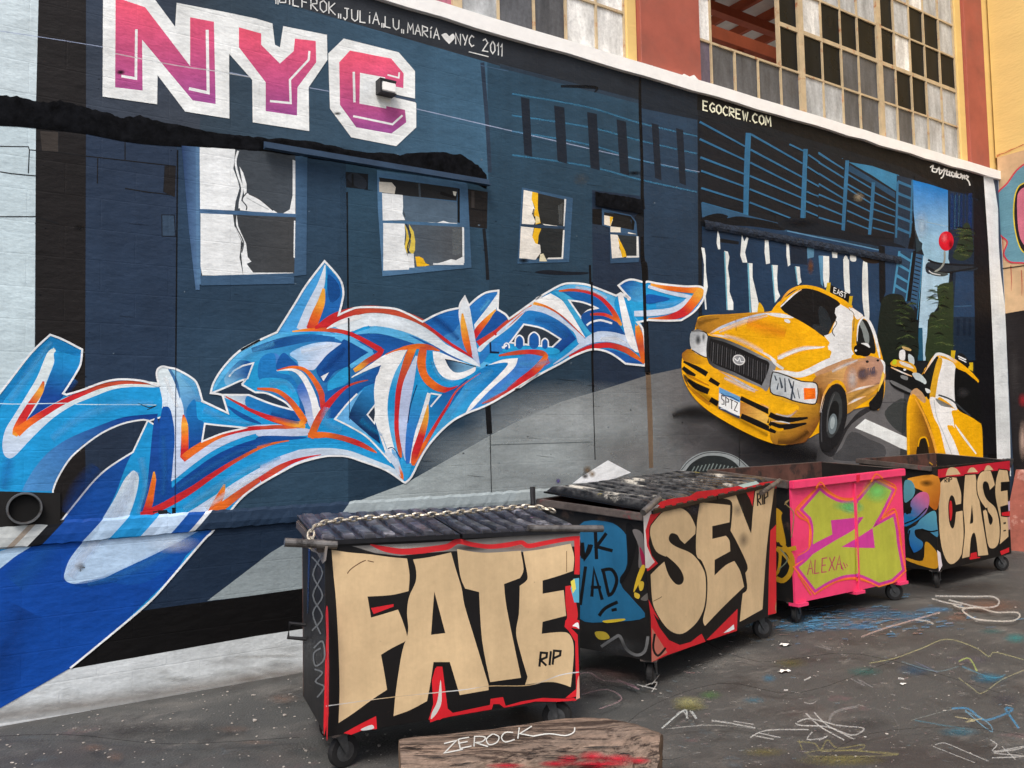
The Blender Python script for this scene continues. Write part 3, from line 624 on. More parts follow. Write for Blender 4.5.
f.poly("268,212 400,225 402,300 398,345 415,385 272,388", ICE); f.poly("275,404 412,408 415,480 410,540 425,600 440,640 440,702 275,708", ICE)
f.poly("412,410 430,450 445,520 428,600 412,560 425,480", (226,196,70)); f.poly("440,410 470,460 480,520 478,580 462,610 440,580 452,520 445,460", (222,198,84)); f.line("420,410 450,480 430,560 445,620 470,685", (40,42,46), 1.2); f.line("405,330 415,365", DP, 1)
f.poly("430,600 470,600 475,690 440,690", ICE, a=.9); f.poly("480,620 505,618 530,630 545,660 572,672 545,680 490,682", YE); f.poly("555,398 620,402 660,390 700,402 748,405 750,415 600,404", ICE); f.poly("780,430 792,432 794,660 590,670 650,655 710,635 740,642 782,620", ICE); f.poly("595,662 790,660 790,672 595,672", ICE, sm=False)
f.poly("720,200 745,205 738,232 725,225", (216,214,200)); f.poly("268,388 750,408 750,418 268,402", (74,112,146), sm=False); f.poly("750,180 765,185 765,405 750,400", (16,18,20), sm=False)
f.poly("715,440 775,442 770,600 720,610", (120,128,132), a=.5)
f.done('painted_window', fac, label='painted window with an orange blob at the foot of its curtain')
f = Fig(WALL, .0085, smd=False); T(500,170,6.4)
f.poly("138,112 465,180 440,590 110,600", (60,92,122), sm=False); f.poly("150,128 415,190 410,360 138,345", (42,44,44), sm=False); f.poly("132,362 408,378 400,570 122,565", (40,44,46), sm=False)
f.poly("150,128 205,140 205,200 220,250 208,290 225,330 215,350 138,345", (238,234,224)); f.poly("205,140 242,148 240,250 258,340 225,350 240,320 215,290 222,240 200,190", YE); f.poly("225,290 250,305 255,335 225,345", (230,210,150))
f.poly("132,362 215,370 205,420 230,470 255,480 260,530 225,575 122,565", (238,234,224)); f.poly("218,372 262,376 245,420 240,475 225,470 205,430", YE); f.poly("255,540 275,535 300,585 250,585", (232,224,190)); f.poly("270,345 410,365 408,378 300,365", (236,234,226)); f.poly("410,185 422,188 410,362 404,360", (226,228,226), sm=False); f.poly("402,385 412,385 402,570 300,572 305,562 392,560", (232,232,226), sm=False)
f.poly("370,230 400,210 398,350 375,345", (96,100,100), a=.6); f.poly("130,345 415,362 412,378 130,360", (46,66,88), sm=False); f.glow(150,580,40,20,(14,16,20),.9); f.line("215,250 205,285", (50,40,20), 1)
f.done('painted_window', fac, label='painted window with yellow curtain edge, third from the left')
f = Fig(WALL, .0085, smd=False)
f.poly("650,245 835,290 870,330 890,560 885,590 705,598 700,370 652,355", (56,86,116), sm=False); f.poly("665,270 830,300 850,385 665,350", (30,30,30), sm=False); f.poly("665,290 715,300 720,320 705,360 665,350", (236,226,206)); f.poly("700,298 722,302 705,360", YE, sm=False)
f.poly("705,362 770,368 770,400 705,398", (236,228,210), sm=False); f.poly("705,412 870,425 880,560 715,565", (44,50,54), sm=False); f.poly("705,412 750,416 765,450 760,500 790,560 715,566", (238,232,220)); f.poly("752,430 775,470 800,520 808,555 780,560 765,500", YE); f.poly("872,425 884,425 888,560 805,562 810,550 872,550", (226,228,224), sm=False); f.poly("820,398 870,410 868,418 815,405", (230,226,214), sm=False)
f.poly("700,398 875,412 875,424 700,412", (52,78,106), sm=False); f.poly("660,262 835,296 860,330 855,385 845,385 838,320 815,305", (14,16,18), sm=False)
f.done('painted_window', fac, label='smallest painted window, broken away at its top left')
# ---------------------------------------------------------------- wildstyle lettering
f = Fig(WALL, .0085)
def join(*parts):
    pts = []
    for (x0, y0, s), txt in parts: T(x0, y0, s); pts += parse(txt)
    return pts
A_, B_, C_, D_, E_, F_, G_, H_, I_, J_, K_ = (0,320,6.4), (0,420,6.4), (130,340,6.4), (130,420,6.4), (200,255,6.4), (260,320,6.4), (260,380,6.4), (380,280,6.4), (380,370,6.4), (500,270,6.4), (590,270,6.4)
OUT = join((A_, "-300,700! -10,480 60,390 200,210 320,95! 400,125 525,190! 515,280 480,350 430,430 403,470! 425,478! 520,450 640,405 720,385 800,380 920,392 1000,420"),
 (C_, "185,290! 170,230 175,190 205,170 250,178 300,190 390,240 430,285 462,390! 625,468! 590,352! 560,345! 515,340! 535,270 600,170 700,70 830,0"),
 (E_, "260,610 380,545 490,495! 600,320 680,190 795,40! 890,150 915,235 905,310 885,385! 950,355 1024,335"),
 (H_, "60,180 150,205 270,268! 350,225 430,195 505,180! 515,145 540,108! 565,165! 620,115 680,80 755,68! 750,190! 800,220 822,250! 900,195 1024,105"),
 (J_, "230,185 340,120 400,92 460,85 540,92 600,110 740,165! 770,148! 825,185! 755,100! 800,70 850,62 920,80"),
 (K_, "370,75 450,90 600,105 690,105 725,120 730,145 715,200 660,270 580,322! 480,325 370,320! 300,335! 330,370 345,430! 355,590! 345,612! 225,600! 150,545 80,515 0,510"),
 (J_, "470,550 380,600 230,680 95,768"), (I_, "1024,20 720,205 545,280 450,335 350,430 270,540 200,680 160,720!"),
 (G_, "920,655! 800,575 650,520 560,490 480,485 400,490 250,530 150,580 0,665"), (D_, "720,490 620,605 520,720 470,768"), ((0,384,4), "690,768 600,868"), ((0,0,1), "115,631 70,668! 0,708! -60,745!"))
f.poly(OUT, 'b')
# left letter
T(*A_)
f.poly("345,178! 300,215 240,360 170,480 90,610 35,700 15,790 25,860 60,885 100,865 180,780 270,690 350,620 440,560 500,530 600,490 720,445 850,428 1010,430 1010,400 760,395 520,460 400,505 250,590 170,640 240,540 300,390 350,260 355,190", 'i', g=((340,200,(226,238,236)),(60,860,(196,214,236))))
f.poly("355,200 500,200 510,250 480,340 430,430 395,500 330,540 250,590 175,640 240,540 300,400 345,280", 'd', g=((420,250,(28,146,212)),(330,470,(18,70,150))))
f.poly("330,110 500,190 505,230 360,195 345,170 300,210 60,470 0,560 -40,560 -20,500 80,390 210,220", (24,138,206), a=.55)
f.rib("278,393,12,r 258,455,40,y 200,540,46,r 145,630,52,r 110,705,58,o 92,740,30,y"); f.rib("105,722,60,o 180,662,46,o 280,597,42,r 400,527,35,r 520,472,34,r 640,425,30,s 780,400,24,s 920,402,20,s 1000,415,8,s")
f.line("0,535 120,538 460,532 500,540 880,542 1000,545", (206,232,240), .8); f.line("880,530 950,560 1000,548 940,575", (30,50,70), .9)
T(*B_)
f.poly("1010,-40! 800,-20 650,30 500,90 400,140 300,215 220,310 165,400 140,455! 335,455! 400,310 500,200 640,90 780,25 1000,-5!", 'd', g=((760,0,(14,66,146)),(200,400,(78,146,208))))
f.poly("850,208! 820,260 780,360 740,470 680,590 640,665 600,900 200,1000 -100,1200 -100,900 250,760 390,652! 500,510 600,390 700,300", (14,74,158), g=((700,300,(18,80,162)),(300,800,(10,70,160))))
f.poly("338,452! 365,380 430,270 500,195 640,90 780,25 900,0 945,3! 850,205! 700,300 600,390 500,510 388,650! 340,560!", (36,50,70), out='w', ow=1.7)
T(*B_); f.poly("345,452! 370,375 430,275 500,200 542,168 542,450 500,505 392,640! 345,560!", (28,25,25))
f.line("338,452! 365,380 430,270 500,195 640,90 780,25 900,0 945,3! 850,205! 700,300 600,390 500,510 388,650!", 'w', 1.7)
T(*C_); f.poly("118,520! 197,493! 193,560! 160,545!", (36,50,70), out='w', ow=1.5)
T(*B_); f.poly("985,0 1020,60 1024,420 980,620 920,620 900,560 940,420", (20,74,156))
f.poly("860,325 830,340 790,390 740,490 680,590 600,720 560,800 520,900 620,900 760,740 830,600 870,480 888,370", (196,218,236), g=((860,340,(218,232,240)),(640,700,(176,204,234))))
T(0,384,4)
T(); f.poly("-60,592 0,576 44,549 60,536 200,534 172.5,576 115,631 70,668 0,708 -60,745", (12,72,162), sm=False); T(0,384,4)
f.poly("395,540 500,540 475,600 700,598 835,545 790,590 640,670 520,730 420,775 350,795 290,798 258,780 262,740 285,690 340,620", (178,206,234))
f.poly("475,560 560,540 640,535 740,540 680,575 560,602 470,604", (40,156,220)); f.poly("840,550 900,520 860,580 700,720 560,800 430,790 420,775 640,670 790,590", (16,80,164)); f.poly("480,782 430,800 320,812 300,798 420,775", (16,80,164), a=.4)
f.poly("-60,690 130,640 60,690 -10,745 -60,770", (176,206,232)); f.glow(320,730,22,22,(70,74,84),.9); f.line("300,725 340,735", (40,40,46), 1); f.line("318,715 322,750", (40,40,46), .8)
T(*D_); f.rib("153,330,10,y 150,400,36,o 135,480,44,o 110,570,48,r 90,610,36,r")
# second letter
T(*D_)
f.poly("200,-40 180,60 185,250 165,400 150,545 200,540 300,490 400,430 500,360 600,295 700,235 850,160 1024,125! 1024,95! 900,105 780,130 650,175 520,240 400,325 300,400 265,425 280,250 283,60 270,-30 235,-90", (14,72,152))
T(*C_)
f.poly("172,190 205,172 245,180 275,250 310,340 345,430 345,480 330,520 325,650 322,720 345,755 420,705 520,640 660,580 800,545 1024,540! 1024,580! 900,585 780,605 650,650 520,715 400,800 300,880 262,905! 275,760 283,600 275,520 255,440 225,425 205,440 205,380 185,290 170,240", 'i', g=((210,200,(222,236,240)),(330,700,(196,212,238))))
f.poly("245,182 300,190 390,240 430,285 458,390 400,395 370,470 375,690 350,600 345,480 335,410 300,310 270,240", 'b', g=((300,220,(120,186,222)),(380,560,(20,96,170))))
f.poly("240,180 262,190 305,270 320,380 280,260", (66,120,176), a=.7)
f.poly("400,385 420,395 430,500 470,530 455,650 400,690 372,705 366,560 360,450", (20,84,158), g=((390,400,(26,120,190)),(400,660,(18,74,150))))
f.poly("205,440 225,428 255,445 275,520 285,640 275,768 262,900 240,900 185,768 190,560", (18,80,162))
f.rib("340,478,10,r 348,540,42,y 350,620,46,o 348,700,48,r 342,752,44,r"); f.rib("335,765,40,r 362,740,48,o 430,692,46,o 540,626,38,o 640,590,34,r 760,568,28,r 900,560,22,r 1024,558,18,o 1110,556,8,y")
f.line("455,390! 625,468! 590,352!", 'w', 2, sm=False)
f.poly("600,362 760,352 900,408 1060,462 1100,520 1100,590 900,512 760,450 680,400", 'b', g=((690,380,(214,230,238)),(860,430,(20,100,176))))
f.poly("620,420 700,460 840,535 760,520 680,480", (22,84,156)); f.rib("610,362,8,s 720,420,18,r 840,480,26,r 940,520,26,r 1040,545,26,o 1120,555,22,y")
f.poly("478,535! 560,545 745,562! 600,595 520,625 460,650!", (40,56,76), out='w', ow=1.7)
T(*D_); f.rib("70,612,44,r 200,556,44,r 300,502,46,r 400,442,40,r 500,372,35,r 600,306,28,r 700,246,22,s 850,170,16,o 1010,130,7,o")
f.poly("350,600! 420,560 560,470 700,380 860,290 1024,215 1024,260 900,320 780,390 640,490 560,560 500,600!", (196,214,238)); f.poly("350,600! 300,600! 420,500 600,390 800,270 1024,190 1024,215 860,290 700,380 560,470", (40,164,222), a=.9)
f.rib("603,410,10,y 585,470,42,o 550,540,52,o 510,612,50,s"); f.rib("500,610,40,o 600,545,52,o 720,455,42,s 870,352,28,s 1024,270,16,r 1150,215,10,r 1240,190,6,r")
f.line("145,590 200,580 260,600", (30,36,46), 1.2); f.poly("180,585 235,575 230,610 190,605", (26,32,40)); f.poly("268,560 292,560 292,610 268,605", (14,16,20), sm=False)
# head
T(*C_)
f.poly("515,338! 535,275 600,170 700,70 830,0 1000,-60 1300,-90 1600,40 1750,220 1500,300 1300,500 1037,447! 1000,405 940,370 870,340 800,335! 715,285! 740,255! 700,265 600,310", (26,116,188), g=((650,100,(60,160,214)),(1100,100,(20,84,158))))
Z6 = (256,192,4); T(*Z6)
f.poly("290,540! 330,495 440,462 540,470 650,510 760,610 890,690! 880,700! 800,660 650,590 560,545 450,535 370,560", 'w', g=((400,500,(228,240,246)),(860,680,(206,222,236))))
T(*F_); f.poly("400,60! 480,45 560,100 640,70 800,38 960,60 1100,110 1300,230 1560,300 1500,330 1300,280 1000,170 800,110 700,150", 'l'); f.poly("590,100 700,85 800,78 950,95 1080,150 1300,260 1100,220 1020,165 900,185 790,235 800,190 680,130", (26,92,168))
T(*C_)
f.poly("785,150! 870,105 900,90 950,120 1010,200 1060,330 1030,390 940,340 860,325 800,332! 720,285! 745,255!", (36,160,220)); f.poly("865,110 925,85 960,120 915,200 850,278 825,270", (66,126,198))
f.poly("600,250! 640,180 710,130 785,145! 760,200 742,250 700,245 620,290", (26,96,168), g=((640,270,(120,180,220)),(730,190,(18,84,158)))); f.line("632,235 665,195 720,165 788,148! 750,250!", 'w', 1.6, sm=False)
f.rib("530,320,12,l 600,210,30,l 700,110,34,l 860,20,38,l 1000,-40,40,l")
T(*E_); f.poly("500,500! 600,320 680,190 795,50! 805,120 770,230 700,350 640,495", (70,162,226)); f.rib("800,64,6,w 770,200,48,i 705,340,62,i 645,480,62,i"); f.poly("810,80! 885,160 905,240 885,385! 790,470 725,470 780,330 812,200", 'd', g=((860,160,(30,110,186)),(780,440,(28,96,172)))); f.poly("815,130 880,180 895,260 830,300", (24,84,158), a=.6)
f.rib("790,215,16,y 775,300,48,y 742,385,62,o 708,475,62,r"); f.rib("760,475,20,r 850,425,46,r 950,372,36,s 1030,352,30,s")
T(*E_); f.rib("180,700,24,l 300,600,30,l 480,525,36,l 700,497,32,b 850,515,26,l 950,570,22,l"); f.rib("330,610,30,d 520,560,60,d 700,530,50,m 860,540,30,m", a=.6)
T(*F_)
f.poly("510,150! 560,120 690,205! 575,290 480,330 420,400 380,370 360,310 420,230", (20,80,152)); f.poly("190,215 300,160 420,140 520,150! 430,220 370,290 340,320 290,315 250,300 235,260", 'i', g=((260,180,(150,194,232)),(380,260,(206,218,238))))
f.rib("400,92,14,l 500,100,22,l 570,124,28,l 715,205,26,l"); f.rib("722,205,24,l 660,245,30,l 575,300,26,l")
f.rib("205,74,8,y 330,62,22,o 450,65,26,s 560,84,26,r 660,130,30,r 770,192,36,r"); f.rib("785,185,20,r 755,225,36,r 690,262,36,s 640,300,36,y 600,325,24,y")
f.poly("430,420 450,380 555,300 560,400 470,440 440,470", (40,160,218)); f.poly("388,362! 440,335! 405,392!", 'w', sm=False)
f.poly("150,210 200,250 240,300 110,320 110,260", (22,90,164)); f.poly("0,250 90,215 110,330 200,360 260,470 250,500 180,420 0,390", (30,124,196)); f.poly("0,380 80,370 170,385 220,440 250,520 240,560 170,480 90,450 0,440", (40,164,222))
f.poly("235,440 290,400 330,500 350,620 330,690 300,650 280,560", (176,190,230), g=((260,450,(60,110,190)),(330,620,(190,204,236))))
f.poly("250,340! 310,420 350,520 385,575 345,640 320,500 280,400", 'w'); f.rib("105,325,6,w 200,318,16,w 262,350,32,w 312,430,38,w 345,520,44,w 360,600,40,w 350,630,20,w"); f.rib("108,322,6,r 200,302,16,o 282,318,24,o 340,378,30,o 390,470,38,s 402,560,34,r")
f.poly("415,470 480,440 550,425 480,500 425,545", (22,90,164))
f.poly("0,500 90,540 200,580 240,640 120,625 -80,560 -80,480", (26,100,176), g=((20,520,(30,130,200)),(200,630,(18,74,146))))
f.rib("-20,440,14,s 100,452,26,o 180,505,32,s 240,580,40,o 280,640,40,o 285,650,30,y"); f.rib("288,645,34,o 240,668,38,y 150,650,40,o 60,625,32,r -20,595,24,r -100,560,18,r")
T(*C_); f.poly("800,335! 870,340 940,370 1000,405 1037,447! 900,405 760,350! 592,350! 560,348! 514,342! 600,308 700,263 740,255! 715,285!", (38,54,74)); f.line("714,285! 800,335! 870,340 940,370 1000,405 1037,447! 900,408 760,352! 592,351!", 'w', 1.9); f.line("514,342! 600,308 700,263 740,253! 714,285!", 'w', 1.8)
# middle
T(*F_); f.rib("0,692,14,s 60,684,20,s 140,684,22,s 220,698,18,o 275,708,6,o"); f.poly("-10,705 120,700 300,695 320,735 150,745 -10,745", (198,212,236)); f.poly("-10,745 150,742 300,752 180,768 -10,790", (18,80,156))
T(*G_); f.poly("0,450! 200,440 400,430 560,440 700,490 860,570 905,640! 800,575 650,515 560,482 480,478 400,482 250,525 150,575 0,660!", (198,214,238), g=((100,560,(186,202,232)),(600,470,(208,226,240)))); f.poly("0,450! 120,420 300,400 500,410 700,470 860,560 700,500 560,450 400,435 200,455 0,530!", (36,160,222)); f.poly("0,500 140,455 260,440 120,490 0,545", (36,160,222))
f.rib("-20,430,14,o 80,405,12,o 185,388,5,o"); f.rib("0,640,40,r 100,575,40,s 200,525,26,r 300,495,14,r 390,478,4,r")
T(*F_); f.rib("690,385,5,s 620,400,12,s 550,430,16,r 480,490,32,r 420,560,42,r 370,640,46,s 335,720,46,o 322,755,40,o"); T(*G_); f.rib("305,352,30,o 360,352,40,o 430,352,34,o 520,370,34,s 620,402,34,r 700,440,24,s 745,466,6,o")
f.poly("620,88 500,230 480,255 600,310 700,380 840,530 800,470 680,340 600,230 600,150", 'l'); f.poly("620,90 560,150 485,245 600,300 690,345 570,240 590,170 660,70", (104,178,232)); f.line("620,88! 550,160 478,250! 600,312 700,380 838,530", 'w', 1.7)
f.poly("735,20! 660,60 590,170 565,240! 680,340 770,410! 735,270 690,220 735,160", (18,62,120), g=((700,80,(40,132,196)),(590,230,(16,50,98)))); f.poly("735,158! 685,222! 730,277! 738,220", (44,56,72), out='w', ow=1.5); f.line("735,240! 760,320 800,440 838,528", 'w', 2.2)
T(*F_); f.poly("580,372! 690,320 775,288! 745,350 728,450 735,560 750,660 800,790 830,880 870,870 850,790 820,640 820,520 850,390 900,270 940,190! 800,230 680,300", (242,246,246)); f.line("585,368 690,300 800,226 935,185", (246,248,248), 1.2); f.poly("700,330 765,295 735,370 650,385 600,390", (24,90,164))
f.rib("955,200,8,l 890,320,36,l 850,440,42,b 835,560,42,b 845,680,40,l 870,800,34,l 885,860,16,l"); f.rib("800,222,6,o 880,190,12,o 985,172,34,o"); f.rib("990,170,30,y 960,215,52,o 920,330,48,s 890,450,44,r 878,580,36,r 875,700,34,r 890,820,30,s 900,880,14,o")
f.rib("1000,230,14,i 950,400,66,v 922,560,62,v 915,700,56,v 925,820,40,v 935,900,16,v")
T(*G_); f.poly("840,440 870,470 900,560 915,640 890,630 860,560 850,500", 'i', g=((850,470,(120,180,230)),(890,590,(210,220,230)))); f.rib("880,540,4,i 895,590,22,o 905,630,10,o"); f.line("815,440 850,435 890,490 912,540", (20,60,120), 1.0)
# brow and eye
T(*H_)
f.poly("0,238 120,250 250,310 400,400 590,505 640,555! 600,545 450,480 300,395 150,330 0,300 -80,290 -80,220", (226,238,246)); f.poly("-60,300 0,298 120,325 300,415 430,485 330,450 150,385 0,345 -80,340", 'l'); f.poly("30,352 140,385 300,440 250,438 160,420 70,446 40,440 34,400", (24,90,166))
T(*Z6); f.rib("235,545,10,r 320,502,40,r 440,470,30,s 560,482,26,s 670,525,24,s 780,605,20,r 870,662,10,r"); f.poly("280,548 330,515 400,492 420,505 340,530", 'w')
T(*H_)
f.poly("500,182! 430,200 350,230 275,270! 400,360 580,480! 540,400 510,320", (28,106,184)); f.poly("510,290 555,440 580,480 500,430 405,365 470,330", (70,150,220), a=.8)
f.rib("258,262,10,s 330,315,14,r 420,385,16,r 500,445,14,r 590,488,6,r")
f.rib("100,452,8,o 160,432,20,o 240,425,34,o 310,432,34,s 380,455,8,o"); f.rib("275,430,40,s 268,520,66,o 290,610,64,o 345,675,52,o 430,705,34,r 500,680,10,r")
f.rib("320,450,46,b 322,540,62,b 340,600,60,b 420,660,50,b 500,645,40,b 620,590,26,b 690,555,8,b"); f.poly("335,455! 400,470 500,515 612,555! 600,590 520,632 440,640 380,600 345,530", (244,247,248)); f.poly("414,508! 510,532 605,556! 540,585 480,592 440,560", 'n', g=((430,540,(30,50,80)),(560,570,(120,180,220)))); f.line("414,508! 510,528 612,556!", (30,40,56), 1.0)
f.poly("565,168! 620,118 680,84 752,72! 690,190 600,310! 585,230", (40,120,196)); f.poly("748,90! 690,170 600,285! 605,330! 720,210 745,170", (230,238,242)); f.rib("738,190,8,y 715,225,32,y 670,275,46,o 625,335,54,r 608,378,16,r")
f.poly("745,195 800,222 822,250 740,330 620,400 610,380 690,270", (22,84,160)); f.rib("825,262,16,y 745,335,38,s 625,412,44,r"); f.poly("920,190 1024,110 1024,150 930,210 820,310 700,400 640,460 630,430 760,330", (218,230,238))
f.poly("935,200 1024,190 1024,290 905,290 790,450 705,462! 640,540 640,470 700,410 830,310", (44,128,204)); f.line("703,400 706,462! 760,465!", (16,30,56), 1.8, sm=False)
f.poly("540,108! 570,170 590,280 640,555! 590,495 555,400 512,290 502,190", 'i', g=((540,130,(232,240,244)),(610,500,(190,206,232)))); f.rib("525,215,10,y 533,300,40,y 552,400,44,o 578,485,22,r")
f.ell(682,550,9,9,'k')
# lower right of the eye
T(*I_)
f.poly("690,-31 815,-46 760,30 600,190 540,272 450,335 350,430 300,480 380,330 480,150 560,60", 'b', g=((640,20,(24,128,198)),(420,330,(60,176,232)))); f.poly("880,-76! 980,-110 1100,-60 1000,20 700,190 560,272! 700,130 850,-6", (66,134,212))
f.poly("690,-31! 780,-66 880,-76! 850,-6 700,130 590,245 545,275! 600,190 760,30 815,-46", (244,247,247)); f.rib("1080,-60,30,r 1010,-20,36,r 930,60,36,r 830,130,30,r 720,185,22,s 650,215,8,s")
f.poly("310,205 380,160 480,115 560,60 420,270 300,430 200,600 300,330", (20,92,164), g=((440,150,(22,84,156)),(320,300,(30,140,206)))); f.rib("640,20,3,s 500,120,10,s 430,230,16,r 350,360,22,r 280,480,26,o 205,605,30,o")
f.poly("245,85 310,140 265,280 220,430 182,610 160,560 165,400 190,250", (36,124,204), g=((240,120,(40,160,220)),(180,500,(50,110,196)))); f.line("235,95 195,220 175,340", (20,50,100), 1.0)
f.rib("312,148,24,w 272,300,34,w 232,430,34,w 192,605,12,w"); f.rib("305,220,6,y 292,310,34,y 262,420,46,r 225,530,46,r 205,610,22,o"); f.line("322,150! 385,160! 322,235!", 'w', 1.6, sm=False)
f.poly("130,560 165,600 200,600 180,680 160,710 140,660", (50,166,228)); f.rib("40,520,36,i 100,600,40,i 140,680,18,i"); f.rib("118,610,6,i 135,660,18,o 145,700,8,o")
# right letter
T(*J_)
f.rib("-40,410,30,r 60,330,38,s 140,272,16,o 200,225,6,o"); f.poly("200,232 320,250 420,330 540,440 500,470 470,400 350,310 250,270 160,265 60,350 0,410 -20,400 100,300", (198,216,238))
f.poly("320,150! 400,200 460,290 545,435! 500,400 400,300 300,240 210,215 250,185", (244,247,247)); f.rib("210,212,20,y 300,238,14,o 400,300,9,s 500,395,7,s 540,435,3,s")
f.poly("335,135! 450,90 560,100 600,120 740,175! 730,230 780,360 700,250 600,150 460,122", 'l'); f.poly("340,140! 400,145 470,200 520,320 590,420 560,430 460,290 400,200", (60,168,216)); f.poly("400,140! 550,140 640,180 700,270 720,290 600,255 480,190", (22,100,174))
f.rib("375,136,10,o 460,128,18,s 560,142,20,r 640,178,24,r 710,250,28,r 750,320,32,o 775,355,12,y")
f.poly("160,265! 250,268 350,310 430,370 485,440! 380,530! 330,495 385,445 270,375 150,350 80,400 30,460 -20,470", (22,90,170), g=((250,290,(34,130,204)),(420,470,(18,70,148))))
f.poly("150,348! 270,375 385,443! 330,495! 62,465!", (44,54,66), out='w', ow=1.7); f.poly("60,492 330,496 375,532 250,545 150,520 20,525", (36,164,222))
for x, y, rx, ry in ((122,462,28,44),(215,452,36,54),(285,472,22,34),(40,490,16,22)): f.ell(x, y, rx, ry, (24,92,168)); f.line(f"{x-rx},{y+ry*.6} {x-rx*.9},{y-ry*.5} {x},{y-ry} {x+rx*.9},{y-ry*.5} {x+rx},{y+ry*.5}", 'w', 1.4)
f.rib("10,498,14,w 42,482,10,w"); f.rib("-10,548,10,s 100,530,26,s 200,524,30,r 270,535,36,s 300,555,18,o"); f.rib("295,548,26,o 262,600,46,o 200,660,46,r 120,720,44,r 50,770,30,r")
f.poly("440,195! 530,208 622,245! 560,260 515,305!", (44,56,72), out='w', ow=1.7); f.poly("515,305 560,262 640,262 720,300 800,415! 700,398 590,400 560,380", (22,84,158)); f.rib("575,285,14,s 660,285,20,r 735,318,18,o 775,352,8,y"); f.line("552,355 580,335 640,322 715,342", (236,242,246), 2.0)
f.poly("450,520 590,405 700,395 800,418! 790,330 752,170! 785,165! 885,530! 800,490 700,462 590,468 480,520 370,590 340,600", (196,214,238)); f.poly("752,170! 770,150! 788,170! 886,530! 850,512 800,420", (244,247,248)); f.line("752,170 775,150 820,185", 'w', 1.5); f.ell(824,186,12,12,'w')
f.rib("440,552,10,r 520,515,24,r 600,490,34,r 700,482,34,r 800,512,36,s 870,560,30,o 905,590,14,o"); f.poly("590,505! 720,512 850,562 915,600! 800,596! 740,560 680,520", (30,92,170)); f.rib("872,345,20,y 888,420,50,o 905,490,54,s 918,560,44,o 915,600,18,o"); f.poly("870,330 905,350 860,300", 'l')
f.poly("825,190 920,180 930,260 870,270 860,300 880,340 865,350", (40,164,222))
T(*K_)
f.poly("180,105! 250,70 320,95 350,130 345,195 300,205 250,188", 'd', g=((220,100,(18,84,160)),(330,190,(70,170,226)))); f.poly("360,158 440,165 510,185 450,205 360,215", (20,86,164))
f.rib("370,105,20,i 480,140,22,i 600,165,24,i 650,170,10,i"); f.rib("640,165,20,i 600,215,34,i 520,258,36,i 400,275,40,i 280,280,34,i"); f.rib("385,92,16,y 500,115,32,o 620,128,38,o 700,128,44,y"); f.rib("715,120,30,y 690,160,58,y 655,210,58,o 600,268,56,r 520,300,38,r 430,312,20,o 370,312,10,y")
f.line("185,105! 250,180!", 'w', 1.6, sm=False); f.ell(248,182,11,11,'w')
# airbrushed fades
T(*A_); f.rib("60,520,60,l 160,380,80,l 260,230,60,l 330,140,30,l", soft=1, a=.45); f.rib("-40,760,120,m 30,640,60,m 40,560,20,m", soft=1, a=.0); f.rib("330,760,60,l 520,620,80,l 760,540,70,l 980,530,40,l", soft=1, a=.4); f.rib("480,380,60,m 440,430,70,d 390,490,40,d", soft=1, a=.5)
T(*B_); f.rib("60,250,90,m 40,350,120,m 20,440,100,m", soft=1, a=.35); f.rib("620,300,120,d 520,440,160,d 430,600,120,d", soft=1, a=.4); f.rib("900,240,60,l 930,420,50,l 880,600,40,l", soft=1, a=.5)
T(0,384,4); f.rib("540,350,40,i 500,460,60,i 420,580,70,i 320,700,70,i 280,770,50,i", soft=1, a=.6); f.rib("260,560,90,m 180,660,110,m 60,800,140,m", soft=1, a=.25); f.rib("840,560,40,e 700,650,50,e 520,745,50,e 350,800,30,e", soft=1, a=.35); f.rib("100,900,220,k 0,1100,260,k -60,1250,200,k", soft=1, a=.22); f.glow(690,640,120,40,'w',.4)
T(*D_); f.rib("340,570,50,l 520,450,60,l 720,330,50,l 960,240,30,l", soft=1, a=.55); f.rib("300,440,40,m 480,320,50,m 700,200,40,m 900,140,30,m", soft=1, a=.55); f.rib("210,100,40,m 220,300,50,m 210,480,40,m", soft=1, a=.45); f.rib("480,560,40,w 700,420,50,w 900,300,40,w", soft=1, a=.5)
T(*C_); f.rib("330,220,60,l 400,290,50,l 430,360,30,l", soft=1, a=.6); f.rib("470,440,70,l 600,500,50,l 780,540,20,l", soft=1, a=.5); f.rib("220,240,40,w 260,330,50,w 300,430,40,w", soft=1, a=.7); f.rib("640,220,50,l 760,90,60,l 920,20,50,l", soft=1, a=.4); f.rib("900,470,40,d 1000,510,50,d 1080,530,30,d", soft=1, a=.5)
T(*F_); f.rib("260,200,60,w 360,180,60,w 460,160,30,w", soft=1, a=.5); f.rib("400,330,40,d 480,250,70,d 540,180,50,d", soft=1, a=.5); f.rib("430,560,60,l 420,650,80,l 520,700,60,l", soft=1, a=.45); f.rib("60,410,60,l 160,400,50,l 220,460,40,l", soft=1, a=.5); f.rib("640,640,60,b 720,700,50,b 780,740,20,b", soft=1, a=.4)
T(*H_); f.rib("560,690,80,l 660,620,70,l 720,580,30,l", soft=1, a=.4); f.rib("340,240,60,d 420,300,60,d 500,380,40,d", soft=1, a=.5); f.rib("640,200,40,l 700,130,40,l", soft=1, a=.6); f.rib("330,520,30,l 380,620,30,l 470,650,20,l", soft=1, a=.6)
T(*I_); f.rib("600,140,50,d 520,240,50,d 420,330,40,d", soft=1, a=.0); f.rib("560,120,70,l 460,260,70,l 360,400,50,l", soft=1, a=.5); f.rib("860,60,50,l 740,150,50,l 620,220,30,l", soft=1, a=.4)
